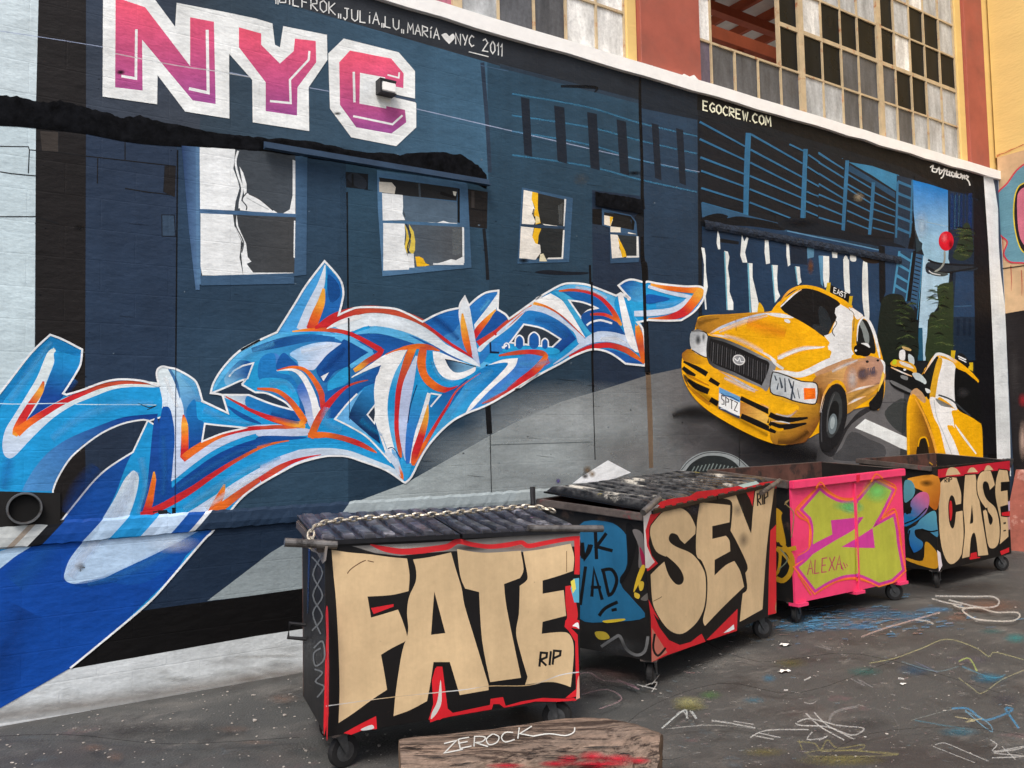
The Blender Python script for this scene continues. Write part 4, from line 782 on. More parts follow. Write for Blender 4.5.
T(*J_); f.rib("220,320,50,m 330,350,60,m 430,430,50,m", soft=1, a=.5); f.rib("480,110,30,w 580,130,30,w 680,180,20,w", soft=1, a=.5); f.rib("640,440,40,w 740,440,40,w 810,470,20,w", soft=1, a=.6); f.rib("120,600,70,l 240,600,60,l 360,570,30,l", soft=1, a=.35)
T(*K_); f.rib("420,230,50,l 520,220,50,l 600,190,20,l", soft=1, a=.6); f.glow(300,150,60,50,'l',.6)
T(); f.line(OUT[1:-2], 'w', 2.0)
T(); f.line("348.3,318 348.8,386", (10,14,22), 1.6, sm=False); f.line("348.8,386 349.2,420", (20,50,90), .6, sm=False); f.line("591.2,282 592.6,352", (12,14,20), 2.0, sm=False); f.line("643.5,280 646,372", (16,18,24), 3.2, sm=False); f.line("175.6,365 174.8,510", (30,46,80), .7, sm=False)
f.done('painted_wildstyle', fac, label='long blue, white and red interlocking graffiti lettering')
# ---------------------------------------------------------------- painted street scene: buildings, sky, trees, lamp
b = Fig(WALL, .0065); b.dark = .72; T(690,90,6.4)
NB = (32,36,44); BL = (48,104,146); BD = (40,78,112)
b.poly("60,185 360,260 740,370 1020,455 1300,560 1300,900 60,730", NB, sm=False)
for q in ("60,205,16 350,362,12","60,315,16 350,450,12","65,432,16 350,540,12","70,518,14 350,620,12","70,628,14 350,715,12","75,722,12 350,800,12","388,285,16 718,472,12","385,383,15 715,558,12","383,465,14 715,632,11","380,550,13 715,692,11","380,635,13 715,768,10","380,720,13 640,820,10","635,348,12 735,396,10","755,415,12 990,575,9","750,492,12 980,640,9","745,575,11 975,702,9","745,650,11 970,755,9","742,652,5 1020,745,4","740,712,11 970,812,9","740,775,10 970,870,8","820,400,10 1000,520,8","970,440,8 1010,460,8"):
    a_, c_ = q.split(); b.rib(a_+',t '+c_+',t')
    x0, y0, w0 = a_.split(','); x1, y1, w1 = c_.split(','); b.rib(f"{x0},{float(y0)+8},5,(0) {x1},{float(y1)+7},5".replace('(0)', 'k'), a=.6)
b.rib("372,275,34,t 362,500,36,t 355,810,32,t"); b.rib("738,378,28,t 730,560,28,t 718,820,26,t"); b.rib("1003,455,26,t 990,640,26,t 978,905,24,t")
b.rib("385,285,4,T 372,600,4,T 368,800,4,T", a=.7); b.rib("748,385,4,T 735,820,4,T", a=.7)
T(820,130,6.4)
b.poly("150,185 330,230 500,290 490,700 -20,640 0,190", NB, sm=False)
b.poly("180,205 330,230 505,290 490,395 330,290", (58,126,166), sm=False); b.poly("190,225 330,310 480,400 480,440 330,345 175,260", (44,86,120), sm=False)
for y0, y1 in ((150,250),(208,306),(278,378),(345,440),(412,480),(482,548),(560,606)): b.rib(f"-10,{y0},11,t 150,{y1},9,t")
for y0, y1 in ((300,372),(365,430),(392,470),(470,525),(535,585),(600,640)): b.rib(f"170,{y0-20},10,t 325,{y1},8,t")
for y0, y1 in ((395,470),(455,520),(505,558),(565,612),(625,665)): b.rib(f"335,{y0},9,t 485,{y1},7,t")
b.rib("173,195,24,t 160,400,24,t 145,660,22,t"); b.rib("340,335,22,t 330,500,22,t 315,670,20,t"); b.glow(245,430,40,34,(150,140,120),.9)
b.poly("490,290 595,315 598,560 580,690 560,800 470,720", (42,62,84), sm=False); b.rib("495,330,14,t 485,690,12,t"); b.rib("590,320,12,t 575,690,12,t")
for y in (350,425,500,575,650): b.rib(f"495,{y-20},18,t 590,{y+18},15,t")
b.poly("598,320 608,322 606,560 600,720 560,820 560,760 590,600", (14,18,22))
T(690,190,6.4)
b.poly("70,80 160,105 360,160 600,220 1000,300 1340,360 1340,420 1000,370 400,225 75,175", (46,90,126), sm=False, g=((100,120,(54,96,130)),(1200,380,(28,50,70))))
b.poly("75,172 400,222 780,300 1100,365 1340,400 1340,1000 75,800", (40,66,98), sm=False, g=((200,300,(34,60,88)),(700,520,(44,76,112))))
b.poly("78,180 170,150 240,165 240,180 330,170 560,215 600,260 400,235 180,225 80,235", (18,24,32)); b.poly("560,215 640,180 760,205 1000,265 1340,350 1340,385 1000,320 640,262", (24,34,46)); b.glow(700,215,130,34,(16,20,28),.7)
b.line("170,232 420,262 640,310 1000,380 1340,440", (70,118,156), 2.2); b.line("620,262 800,300 1024,345 1340,415", (92,140,176), 1.2); b.poly("180,240 800,340 1000,372 1000,384 800,352 180,252", (72,116,152), sm=False)
b.poly("745,340 795,335 790,430 750,440", (84,130,160), sm=False); b.poly("190,310 310,330 310,350 190,335", (22,28,36), sm=False); b.line("640,415 750,420", (80,130,160), .8)
b.poly("640,330 745,360 750,480 640,470", (30,46,66), sm=False); b.glow(770,490,24,60,(110,70,40),.8)
wl_ = (232,238,236)
for q in ("175,250 188,300 192,380 178,380 168,340","330,285 345,330 362,300 372,310 350,400 365,465 335,465 320,420","478,318 500,322 505,390 510,470 485,475 475,400","615,330 630,335 640,480 625,490 615,420",
          "70,368 90,372 98,420 100,520 112,620 98,680 105,765 95,765 85,640 88,480","218,390 240,395 250,430 240,500 252,580 250,650 275,720 275,768 240,768 232,620","370,468 398,470 398,560 420,650 440,740 440,800 395,800 380,600","522,480 560,482 555,560 560,640 575,680 545,720 535,600","672,488 700,492 705,560 712,590 690,610 680,560",
          "825,420 888,424 890,540 885,620 860,625 845,540","905,384 942,388 940,436 910,434","978,442 1016,446 1016,560 1024,660 995,650 985,560"): b.poly(q, wl_, sm=False)
for q in ("365,470 375,470 390,800 380,800","215,395 224,395 240,768 232,768","518,482 527,482 545,720 538,720","668,490 677,490 690,610 684,605"): b.poly(q, (120,190,214), sm=False, a=.8)
b.poly("440,720 470,760 466,800 430,800", (226,178,30)); b.poly("820,420 850,422 850,620 835,600", (90,150,190), sm=False, a=.8)
T(840,220,6.4)
b.poly("20,255 50,252 60,470 30,465", wl_); b.poly("65,210 95,215 100,262 65,260", wl_); b.poly("145,270 172,272 178,450 185,630 155,610 140,470", wl_)
b.poly("250,160 480,190 470,700 255,660", (44,74,108), sm=False); b.poly("245,160 285,170 290,460 262,540 250,520", (16,22,28), sm=False); b.poly("130,225 240,220 245,275 160,270", (46,36,30)); 
b.poly("370,195 465,210 420,530 335,460", (48,78,108), sm=False); b.rib("378,200,14,T 340,470,12,T"); b.rib("462,210,12,T 420,520,10,T")
for x, y in ((375,235),(365,300),(355,370),(348,435)): b.rib(f"{x},{y-18},18,T {x+80},{y+30},14,T")
b.poly("465,200 490,190 450,520 425,520", (14,20,26), sm=False); b.poly("485,215 530,225 490,570 450,520", (52,92,128), sm=False)
for k in range(12): b.rib(f"{484-k*3},{240+k*26},7,(0) {522-k*3.4},{252+k*26},7".replace('(0)', 'k'))
b.rib("530,225,6,T 492,640,5,T")
b.done('painted_buildings', fac)
b = Fig(WALL, .0115); T(840,220,6.4)
b.poly("465,-255 570,-228 688,-190 690,120 700,330 690,420 640,480 620,560 560,640 545,900 495,900 500,700 520,400 535,225 500,120 480,60 468,-60", (120,180,215), sm=False, g=((560,-180,(24,124,204)),(560,150,(158,202,228))))
b.poly("530,230 690,330 690,420 640,480 620,560 560,640 545,900 495,900 505,640", (172,206,228), sm=False); b.glow(520,40,50,110,(196,220,236),.6); b.poly("480,-5 690,40 690,46 480,2", (170,205,226), sm=False, a=.6)
b.poly("480,110 525,150 520,190 485,210", (36,56,66), sm=False); b.poly("500,690 525,690 530,900 495,900", (30,84,112), sm=False)
b.done('painted_sky', fac)
b = Fig(WALL, .012)
b.poly("688,-190 780,-170 880,-130 880,900 700,900 720,330 690,250 700,40", (26,44,64), sm=False)
for x, w in ((715,20),(745,10),(775,14),(800,8),(830,26)): b.rib(f"{x},-170,{w},d {x-2},60,{w},d", a=.35); 
b.rib("735,-160,6,t 732,60,6,t", a=.6); b.rib("760,-155,5,t 756,60,5,t", a=.6); b.poly("740,330 850,330 860,620 720,620", (34,62,94), sm=False); b.poly("730,550 840,545 840,553 730,558", (66,104,140), sm=False, a=.7)
for x in (745,785,820): b.poly(f"{x},630 {x+18},630 {x+16},740 {x-2},740", (18,34,54), sm=False)
b.poly("850,-140 905,-110 935,150 958,520 1000,1500 870,1500", (18,18,22), sm=False); b.poly("560,270 700,290 860,300 860,320 700,330 560,345", (40,50,60)); b.line("560,255 640,280 870,292", (18,24,30), 2.0); b.line("550,300 620,330 700,335 870,305", (20,26,32), 1.8); b.poly("600,330 690,345 650,362 580,350", (70,80,80))
b.done('painted_street_edge', fac)
random.seed(5)
def ptree(pts, cx, cy, rx, ry, name, base):
    f = Fig(WALL, .0125); f.poly(pts, base)
    for k in range(34):
        x = cx+random.uniform(-rx, rx); y = cy+random.uniform(-ry, ry); L = random.uniform(18, 45)
        f.rib(f"{x-L},{y+random.uniform(-8,18)},2,(0) {x},{y},{random.uniform(8,20)} {x+L},{y+random.uniform(0,26)},2".replace('(0)', random.choice('hjjk')), soft=.5, a=.8)
    f.done(name, fac)
PAL['h'] = (96,112,66); PAL['j'] = (64,84,48)
T(840,220,6.4)
ptree("255,560 300,480 390,480 420,530 470,580 492,700 480,900 250,900", 420, 660, 60, 160, 'painted_tree', (24,34,28))
ptree("620,430 700,400 722,420 722,700 705,900 550,900 560,700 575,600 630,570", 640, 600, 60, 200, 'painted_tree', (44,58,36))
ptree("790,30 830,40 850,200 790,260 720,240 740,180", 795, 140, 40, 90, 'painted_tree', (42,58,40))
f = Fig(WALL, .014); f.poly("660,205 672,205 672,260 655,300 620,330 600,328 640,300 660,255", (150,156,150)); f.ell(676,135,48,62,(216,20,44)); f.glow(664,115,26,36,(255,120,130),.8); f.glow(706,160,18,36,(120,0,20),.7)
f.line("565,325 590,342 640,352", (220,224,226), .9); f.done('painted_street_lamp', fac, label='round bright red lamp head on a thin stalk')

# ---------------------------------------------------------------- painted taxis
t = Fig(WALL, .016); T()
t.poly("696,322 702,316 731,314 764,312 771,311! 777,303 790,294 800,288 812,286 826,291 850,306 862,316 869,320 874,332 880,350 884,370 884,392 878,410 872,406 846,412 836,425 820,432 800,442 780,445 762,440 744,432 722,420 704,408 692,396 684,382 681,368 683,352 690,350", 'Y')
T(670,280,7.84)
t.poly("200,340 250,287 480,266 740,250 790,262 700,290 550,320 400,375 320,425 285,415 205,385", (196,136,30), g=((220,320,(150,104,34)),(560,290,(214,150,34))))
t.rib("300,425,8,y 400,372,22,i 550,312,18,v 700,272,16,i 780,262,6,w", a=.85); t.poly("740,262 860,262 960,290 940,300 830,290", 'w', a=.9); t.ell(915,322,26,14,'w',25)
t.line("200,385 250,405 285,418", (50,36,20), 1.4); t.line("512,310 514,400", (120,80,20), .6)
t.poly("90,580 110,560 150,545 295,605 305,660 200,660 120,640 95,620", (222,150,20), g=((100,580,(150,96,30)),(280,630,(244,178,16))))
t.rib("310,430,6,y 400,440,16,w 470,462,6,y", a=.8); t.rib("640,530,4,y 760,590,18,w 830,640,10,w", a=.8)
T(780,270,7.84)
t.rib("-20,690,40,w 60,655,46,w 180,615,42,w 330,605,14,w", soft=.5); t.poly("-20,690 100,640 330,600 320,612 180,628 80,660 0,700", 'w')
t.poly("570,690 640,670 760,690 815,760 780,900 400,900 260,800 380,740", (196,150,110)); t.poly("165,148 250,153 360,192 465,262 430,310 440,370 410,430 380,490 345,525 290,485 180,415 0,300 100,195", (16,18,22))
t.poly("300,290 360,320 400,430 360,500 310,440", (46,54,60), a=.7); t.poly("250,430 330,440 380,490 340,520 270,470", (44,50,56), a=.8); t.line("252,150 258,330", (30,32,36), .8)
t.rib("0,290,10,w 100,195,12,w 165,152,6,y"); t.poly("470,270 540,310 570,345 562,500 555,690 400,730 370,600 385,570 340,515 375,505 400,490 412,440 430,400 440,370 425,340 430,300", 'w', sm=False); t.line("425,395 440,420 405,480 425,520", (40,40,44), .8)
t.poly("565,390 612,388 590,500 582,612 556,622 560,480", (226,170,30)); t.poly("535,285 640,348 632,372 600,388 568,345", (240,240,238)); t.line("535,310 575,350 570,480", (70,70,72), .6)
t.poly("630,390 685,410 722,500 745,640 700,650 600,600 602,480", (24,28,30)); t.poly("618,420 640,395 690,500 690,580 660,560 640,480", (150,160,160), a=.8); t.rib("600,560,6,w 608,440,12,w 645,375,16,w 690,400,22,w 735,500,24,w 765,620,20,w 778,690,8,w")
t.poly("575,610 610,580 660,570 700,610 705,655 670,678 590,665", (10,10,12)); t.poly("630,575 680,575 700,610 660,590", 'w'); t.ell(590,632,9,9,'w')
t.rib("0,250,10,G 60,175,20,y 150,134,24,Y 250,138,26,Y 360,178,30,Y 460,230,34,Y 560,292,20,Y")
t.poly("395,118 545,190 532,250 388,178", (14,14,15), sm=False); t.poly("365,100 392,100 386,178 355,165", (216,180,30), sm=False); t.poly("540,205 566,205 556,282 532,266", (216,180,30), sm=False)
t.text('EAST', 415, 178, 21, 10, 4, -40, (240,242,240), 6, .22)
T(670,280,7.84)
t.poly("165,400 285,422 296,600 165,545", (208,214,216), g=((170,420,(160,166,170)),(280,580,(232,236,238)))); t.glow(215,470,26,50,(60,66,72),.9); t.glow(258,450,14,40,(90,96,100),.8); t.line("165,400 285,422 296,605 165,548", (60,46,30), 1)
t.poly("288,455 325,443 420,462 560,518 700,588 805,645 826,680 760,862 700,840 500,752 300,655", (74,76,80), g=((300,500,(40,42,46)),(720,620,(132,136,140)))); t.poly("305,470 340,466 430,490 560,545 700,612 775,660 720,815 690,815 500,725 312,632", (24,25,28))
for k in range(26):
    u = k/25; x = 320+u*430; y0 = 478+u*185+ (4 if u < .1 else 0); y1 = 635+u*(810-635)
    t.line(f"{x},{y0} {x-8+4*u},{y1-(30 if u>.93 else 0)}", (96,98,102) if k % 2 else (58,60,64), .55, sm=False)
t.ell(535,627,52,44,(228,230,230),18,out=(60,60,64),ow=.8); t.ell(535,627,42,33,(150,154,158),18); t.line("500,612 525,635 540,610 550,640 575,640", 'w', .9)
T(670,360,7.84)
t.poly("300,65 380,80 500,140 680,235 760,250 700,300 540,250 400,180 310,120", (240,176,20)); t.rib("370,80,6,y 500,150,30,i 640,225,26,i 690,240,6,y", soft=.6, a=.8)
t.poly("690,270 760,255 900,320 1040,350 1060,420 900,430 760,380", (246,182,16)); t.rib("700,340,8,y 850,420,40,i 960,440,30,i 1060,400,10,G", soft=.6, a=.75)
t.poly("545,330 690,390 760,440 750,500 550,430", (210,150,60), g=((560,360,(180,120,50)),(740,460,(236,190,90)))); t.rib("90,60,10,G 160,130,20,G 300,200,10,G", a=.6)
for q in ("100,12,14,k 200,62,34,k 285,112,40,k","305,150,36,k 380,196,30,k","548,298,34,k 650,348,38,k 750,395,40,k 860,445,40,k 960,465,34,k 1100,455,30,k","95,60,30,k 140,95,36,k 195,122,18,k","130,150,20,k 200,205,46,k 298,248,46,k","310,308,40,k 372,345,44,k","552,438,40,k 700,505,46,k 822,565,30,k","760,475,34,k 860,510,40,k 960,522,36,k 1080,500,26,k"): t.rib(q)
t.rib("130,200,14,G 220,280,30,G 310,350,24,G", a=.7); t.rib("880,490,10,i 940,492,14,i", a=.8); t.poly("100,110 140,150 130,170 150,220 110,160", (110,80,40), a=.8)
t.rib("310,370,10,Y 420,430,14,Y 560,500,16,Y 700,570,16,Y 820,595,10,Y"); t.poly("820,600 900,560 1010,540 1080,560 1060,640 960,655 870,635", (176,112,44), g=((880,570,(206,150,70)),(960,650,(110,64,26))))
T(770,350,7.84)
t.rib("20,165,10,w 110,175,30,w 210,195,44,w 300,170,52,w 420,110,54,w 540,60,56,w 640,10,50,w"); t.poly("80,100 200,50 330,10 460,0 470,40 420,80 300,120 200,165 130,160", (244,184,14)); t.rib("0,60,16,w 40,110,22,w 100,150,20,w", a=.85)
t.poly("330,240 460,170 600,130 590,330 560,260 480,240 420,330 395,440 370,440", (206,146,70), g=((400,350,(150,96,40)),(560,180,(224,176,110)))); t.poly("590,150 700,90 860,68 885,180 870,270 590,345", (190,150,118), g=((600,250,(206,150,100)),(860,120,(178,140,124))))
t.glow(640,230,50,110,(220,224,226),.6); t.glow(720,190,50,70,(60,54,70),.9); t.glow(805,180,36,40,(96,84,100),.8); t.rib("650,70,10,Y 690,55,24,Y 745,60,6,Y")
t.text('NYC TAXI', 692, 222, 15, -5, 0, -52, (84,76,90), 7, .2); t.glow(740,190,70,50,(120,100,104),.6)
t.poly("590,350 850,270 880,200 886,230 850,310 600,430", (210,160,80)); t.poly("600,430 850,305 860,330 700,430 600,500", (188,140,60)); t.rib("595,340,6,y 700,300,16,w 850,270,6,y"); t.rib("600,430,6,y 660,395,18,w 750,360,6,y"); t.rib("760,370,10,y 830,320,20,Y 870,250,8,y", a=.7)
t.ell(757,92,12,10,'k'); t.ell(840,82,10,9,'k'); t.poly("860,75 895,100 895,180 880,190 885,130", 'w'); t.poly("0,330 200,405 330,425 400,430 380,560 300,690 200,735 100,738 0,700", (186,124,52), g=((0,420,(244,186,40)),(180,700,(130,80,32))))
t.poly("0,360 120,410 220,440 180,500 60,500 0,470", (246,184,18)); t.rib("40,500,10,i 140,520,24,i 210,470,20,G", soft=.5, a=.7); t.rib("-10,505,40,k 60,535,42,k 150,548,40,k 290,532,16,k"); t.rib("-10,570,40,k 60,600,42,k 150,600,42,k 280,575,14,k"); t.rib("0,560,8,y 80,562,10,w 150,575,8,i", a=.8); t.rib("-10,620,40,k 40,645,24,k"); t.rib("0,600,20,Y 60,625,26,Y 100,620,16,Y", a=.8)
T(670,280,7.84); t.rib("380,410,20,w 560,330,60,w 760,280,20,w", soft=1, a=.5); t.rib("420,430,30,w 560,480,50,w 720,560,40,w", soft=1, a=.45); t.rib("600,330,120,o 760,380,160,o 900,420,120,o", soft=1, a=.28); t.rib("215,345,60,k 280,320,40,k 380,300,20,k", soft=1, a=.3)
T(670,360,7.84); t.rib("110,120,60,k 220,240,80,k 380,370,60,k 560,480,50,k 760,590,50,k", soft=1, a=.4); t.rib("420,140,30,w 560,205,40,w 660,250,20,w", soft=1, a=.6); t.rib("840,640,60,k 960,640,80,k 1080,560,60,k", soft=1, a=.45)
T(770,350,7.84); t.rib("380,300,60,k 400,400,60,k 390,540,50,k", soft=1, a=.35); t.rib("610,400,50,k 720,330,40,k 850,260,30,k", soft=1, a=.3); t.rib("480,170,30,w 580,120,40,w 680,80,20,w", soft=1, a=.6)
taxi = t.done('painted_taxi', fac, label='large yellow painted taxi seen from its front corner')
t = Fig(WALL, .0195)
t.poly("10,190 40,175 120,200 240,245 350,258 370,320 360,400 330,425 200,405 100,368 0,330", (200,208,212), out=(46,40,34), ow=1.2, g=((60,250,(182,194,200)),(300,330,(226,230,232))))
for q in ("30,200,8 45,240,14","70,215,8 90,300,18","110,220,8 115,330,14","140,225,10 165,300,16","180,245,8 160,390,18","150,250,6 190,380,10","60,260,6 50,310,12","210,300,4 225,380,8"): a_, c_ = q.split(); t.rib(a_+',n '+c_+',n', a=.75)
t.poly("258,298 350,300 352,382 262,390", (242,112,20), sm=False); t.glow(300,340,40,36,(255,150,40),.6); t.done('headlight', taxi)
t = Fig(WALL, .0195)
t.poly("490,272 550,285 588,340 600,460 585,580 530,720 450,790 390,760 380,600 395,480 420,380 450,310", (30,31,34)); t.poly("495,330 540,350 560,430 555,540 520,640 470,690 440,640 440,520 455,420", (58,62,64)); t.poly("495,400 525,410 535,480 520,600 480,665 455,620 455,520 470,440", (24,26,28)); t.ell(486,580,34,82,(118,132,138),6); t.ell(484,570,18,50,(170,184,188),6)
t.line("500,345 470,420 445,520 442,640", (96,98,100), .8); t.line("400,480 395,600 400,720", (70,72,76), 1.2); t.rib("390,490,10,w 425,340,22,y 500,252,26,Y 560,268,22,Y 592,330,8,Y"); t.line("385,520 400,440 430,350 480,280 540,275 585,330", (40,26,10), .8)
t.done('wheel', taxi)
t = Fig(WALL, .0195); t.poly("835,330 875,190 888,260 884,360 855,455 795,472 770,420 800,380", (22,23,25)); t.poly("880,170 890,220 840,330 860,240", (240,200,80)); t.done('wheel', taxi)
t = Fig(WALL, .0195); T(670,360,7.84)
t.poly("380,213 545,290 541,462 375,380", (236,240,240), sm=False); t.poly("380,213 545,290 544,335 379,258", (104,164,214), sm=False); t.poly("376,362 541,440 541,462 375,382", (40,60,90), sm=False); t.line("395,262 430,282 470,288 535,322", (40,70,120), 1.0)
t.text('5PTZ', 397, 345, 26, 12.5, 0, -70, (60,62,66), 7, .3); t.line("390,378 430,388 470,410 530,436", (210,220,226), .7); t.done('number_plate', taxi)
t = Fig(WALL, .016); T(875,330,6.86)
t.poly("100,250 120,200 160,190 165,145 190,112 240,130 268,180 280,285 340,330 345,420 230,440 110,380 98,300", (18,20,22)); t.poly("165,145 200,140 200,205 165,200", (236,238,238)); t.poly("225,165 262,190 262,240 230,225", (200,214,220)); t.poly("110,215 160,205 250,230 280,270 270,310 200,270 110,245", (230,170,40)); t.poly("120,205 145,205 140,235 115,235", (200,210,40)); t.poly("150,250 250,285 250,310 160,280", (16,16,18)); t.ell(200,272,10,7,'w'); t.poly("165,215 230,235 260,265 180,240", (244,244,240), a=.8)
t.rib("105,255,8,y 180,290,10,w 250,318,6,y"); t.poly("175,310 220,322 215,345 175,330", (130,134,136)); t.poly("110,345 240,410 250,435 120,375", (110,112,114)); t.poly("185,112 240,130 238,145 190,130", (200,170,110)); t.done('painted_taxi', fac, label='small dark painted taxi approaching in the distance')
t = Fig(WALL, .018)
t.poly("215,800 212,600 220,500 245,430 285,400 340,460 370,400 405,230 340,260 330,290! 300,330 345,260 390,185 430,160 480,170 560,215 640,280 705,345 703,362! 545,265! 535,420 560,540! 640,590 722,640! 732,700 738,940! 215,940!", 'Y')
t.poly("330,290 400,195 430,195 400,330 370,470 345,440 340,330", (26,30,30)); t.poly("430,205 460,195 530,225 550,280 540,420 560,545 500,500 440,460 410,470", (240,242,242)); t.poly("425,200 458,210 430,330 405,470 370,475 385,350", (222,170,40)); t.poly("545,275 570,270 700,360 720,640 640,590 560,540 540,430", (16,17,18)); t.glow(600,430,50,40,(60,60,62),.8)
t.rib("330,300,6,y 400,190,16,w 430,165,20,w 490,180,18,w 560,225,26,Y 640,290,28,Y 703,350,14,Y"); t.poly("518,140 548,142 540,200 515,185", (214,180,30), sm=False); t.poly("640,225 668,222 668,285 635,268", (214,180,30), sm=False); t.poly("560,170 590,160 630,200 640,250 560,205", (26,28,30)); t.line("565,180 620,205", 'w', 1.4); t.line("570,195 622,222", 'w', 1.0)
t.poly("250,300 300,298 345,345 340,372 290,355", (196,210,214)); t.poly("270,340 340,375 370,430 350,450 300,390", (20,24,28)); t.poly("340,400 370,410 375,430 350,430", (220,226,228)); t.poly("240,430 275,400 320,430 345,480 330,500 290,470 250,460", (200,160,120), a=.9)
t.poly("250,440 290,470 330,560 380,680 420,900 250,900 235,640 235,520", (172,110,30), g=((240,600,(236,170,20)),(340,620,(120,70,24)))); t.rib("270,470,6,y 330,580,14,y 390,740,16,y 430,900,14,y"); t.poly("290,768 310,735 345,745 365,900 280,900", (36,30,22)); t.rib("290,800,8,Y 305,745,12,Y 345,740,10,Y 365,800,8,Y")
t.poly("370,470 420,470 480,520 560,548 520,560 540,650 490,660 540,768 580,900 500,900 440,680 400,600", (242,243,242)); t.rib("530,650,10,w 580,710,18,w 660,800,16,w 720,900,10,w"); t.line("430,445 520,480 600,550 650,590", (60,66,70), 1.6); t.poly("410,470 480,500 530,530 450,520", (120,128,130), a=.7); t.poly("525,555! 640,590 722,643! 737,940! 680,940! 560,740", (244,180,10)); t.rib("545,650,6,w 600,730,14,w 690,850,10,w")
t.line("400,480 420,600 470,720 540,900", (200,204,204), .8); t.done('painted_taxi', fac, label='yellow painted taxi cropped at the right edge, seen from behind its door')
# ---------------------------------------------------------------- real fittings on the wall
def wp(x, y): return WALL.at(x, y)
# broken-away lintel: rough strip with a ragged upper edge and an angle iron along its foot
random.seed(21)
top = [(-60,92),(0,96),(20,97),(40,103),(60,101),(86,108),(105,112),(120,118),(140,116),(165,123),(200,130),(235,135),(262,138),(300,140),(330,146),(360,152),(400,155),(440,152),(460,155),(478,165),(488,178)]
bot = [(-60,120),(0,126),(20,127),(40,129),(60,131),(86,134),(105,138),(120,141),(140,144),(165,146),(200,148),(235,150),(262,152),(300,157),(330,161),(360,166),(400,172),(440,178),(460,181),(478,185),(488,190)]
bm = bmesh.new(); rows = []; NV = 9
for k in range(len(top)-1):
    for sgm in range(6):
        u = sgm/6; jx = random.uniform(-1.2, 1.2)
        t0 = [top[k][i]+(top[k+1][i]-top[k][i])*u for i in (0, 1)]; b0 = [bot[k][i]+(bot[k+1][i]-bot[k][i])*u for i in (0, 1)]
        ja = random.uniform(-1.3, .9); row = []
        for q in range(NV+1):
            w = q/NV; p = wp(t0[0], t0[1]+ja+(b0[1]-t0[1]-ja)*w)
            dep = 0.0 if q in (0, NV) else random.uniform(.002, .006)
            row.append(bm.verts.new(p+Vector((0, -.0028-dep, random.uniform(-.004, .004) if 0 < q < NV else 0))))
        rows.append(row)
for a, c in zip(rows, rows[1:]):
    for q in range(NV): bm.faces.new((a[q], c[q], c[q+1], a[q+1]))
finish('broken_lintel', bm, LINTM, fac, smooth=True, fixn=False)
IRONM = mat('painted_angle_iron', (44, 66, 90), .5, var=(.7, 1.2))
bm = bmesh.new(); a = wp(262, 142); c = wp(486, 180); bar(bm, a+Vector((0, -.045, -.035)), c+Vector((0, -.045, -.035)), .012, .05); bar(bm, a+Vector((0, -.06, -.06)), c+Vector((0, -.06, -.06)), .05, .01); finish('angle_iron', bm, IRONM, fac)
bm = bmesh.new(); a = wp(703, 226); c = wp(900, 262)
rows = []
for i in range(60):
    u = i/59; x = a.x+(c.x-a.x)*u; z = a.z+(c.z-a.z)*u
    rows.append([bm.verts.new((x, WY-.017-d*.4-random.uniform(0, .004), z+h+random.uniform(-.004, .004))) for h, d in ((.06, 0), (.03, .025), (0, .03), (-.03, .0))])
for p, q in zip(rows, rows[1:]):
    for k in range(3): bm.faces.new((p[k], q[k], q[k+1], p[k+1]))
finish('broken_lintel', bm, mat('broken_lintel_blue', (26, 38, 54), .9, var=(.4, 1.6), nscale=12, bs=26, bstr=.9, bdist=.03), fac, fixn=False)
bm = bmesh.new(); rows = []
for i in range(24):
    u = i/23; t0 = (594+u*48, 192+u*8+random.uniform(-.5, .4)); b0 = (594+u*46, 206+u*8+random.uniform(-.4, .4))
    row = []
    for q in range(6):
        w = q/5; row.append(bm.verts.new(wp(t0[0], t0[1]+(b0[1]-t0[1])*w)+Vector((0, -.018-(0 if q in (0, 5) else random.uniform(.002, .005)), 0))))
    rows.append(row)
for p, q in zip(rows, rows[1:]):
    for k in range(5): bm.faces.new((p[k], q[k], q[k+1], p[k+1]))
finish('broken_lintel', bm, LINTM, fac, smooth=True, fixn=False)
# small floodlight bracket on the letter C
o = thing('wall_bracket', 'small black and white metal bracket fixed on the big pink letter C', 'bracket', wp(383, 99))
p = wp(383, 91); bm = bmesh.new(); box(bm, p.x-.07, p.x+.07, WY-.10, WY-.015, p.z-.052, p.z-.042); box(bm, p.x-.07, p.x+.07, WY-.10, WY-.015, p.z+.045, p.z+.06); box(bm, p.x-.07, p.x-.055, WY-.10, WY-.015, p.z-.0415, p.z+.0445); finish('bracket_frame', bm, DARKM, o)
bm = bmesh.new(); box(bm, p.x-.052, p.x+.068, WY-.098, WY-.03, p.z-.036, p.z+.04); bevel(bm, .006); finish('bracket_plate', bm, SILLM, o)
# drain pipe end in a dark box at the left
p = wp(24, 508); o = thing('pipe_outlet', 'open round metal pipe end in a black recess at the left of the wall', 'pipe', (p.x, WY, p.z-.12))
bm = bmesh.new(); q0 = wp(-8, 491); q1 = wp(60, 493); q2 = wp(60, 528); q3 = wp(-8, 536)
hexa(bm, [q3+Vector((0, -.018, 0)), q2+Vector((0, -.018, 0)), q2, q3, q0+Vector((0, -.018, 0)), q1+Vector((0, -.018, 0)), q1, q0]); finish('backing_box', bm, mat('recess_black', (18, 17, 17), .9, var=(.6, 1.6)), o)  # near-black slab stands in for the recess
bm = bmesh.new(); r1 = .098; prof = []
lathe(bm, (p.x, WY-.02, p.z), (0, -1, 0), [(0, r1), (.030, r1), (.036, r1-.003), (.036, r1-.011), (.030, r1-.013), (.004, r1-.013)], 32); finish('pipe', bm, STEELM, o, smooth=False)
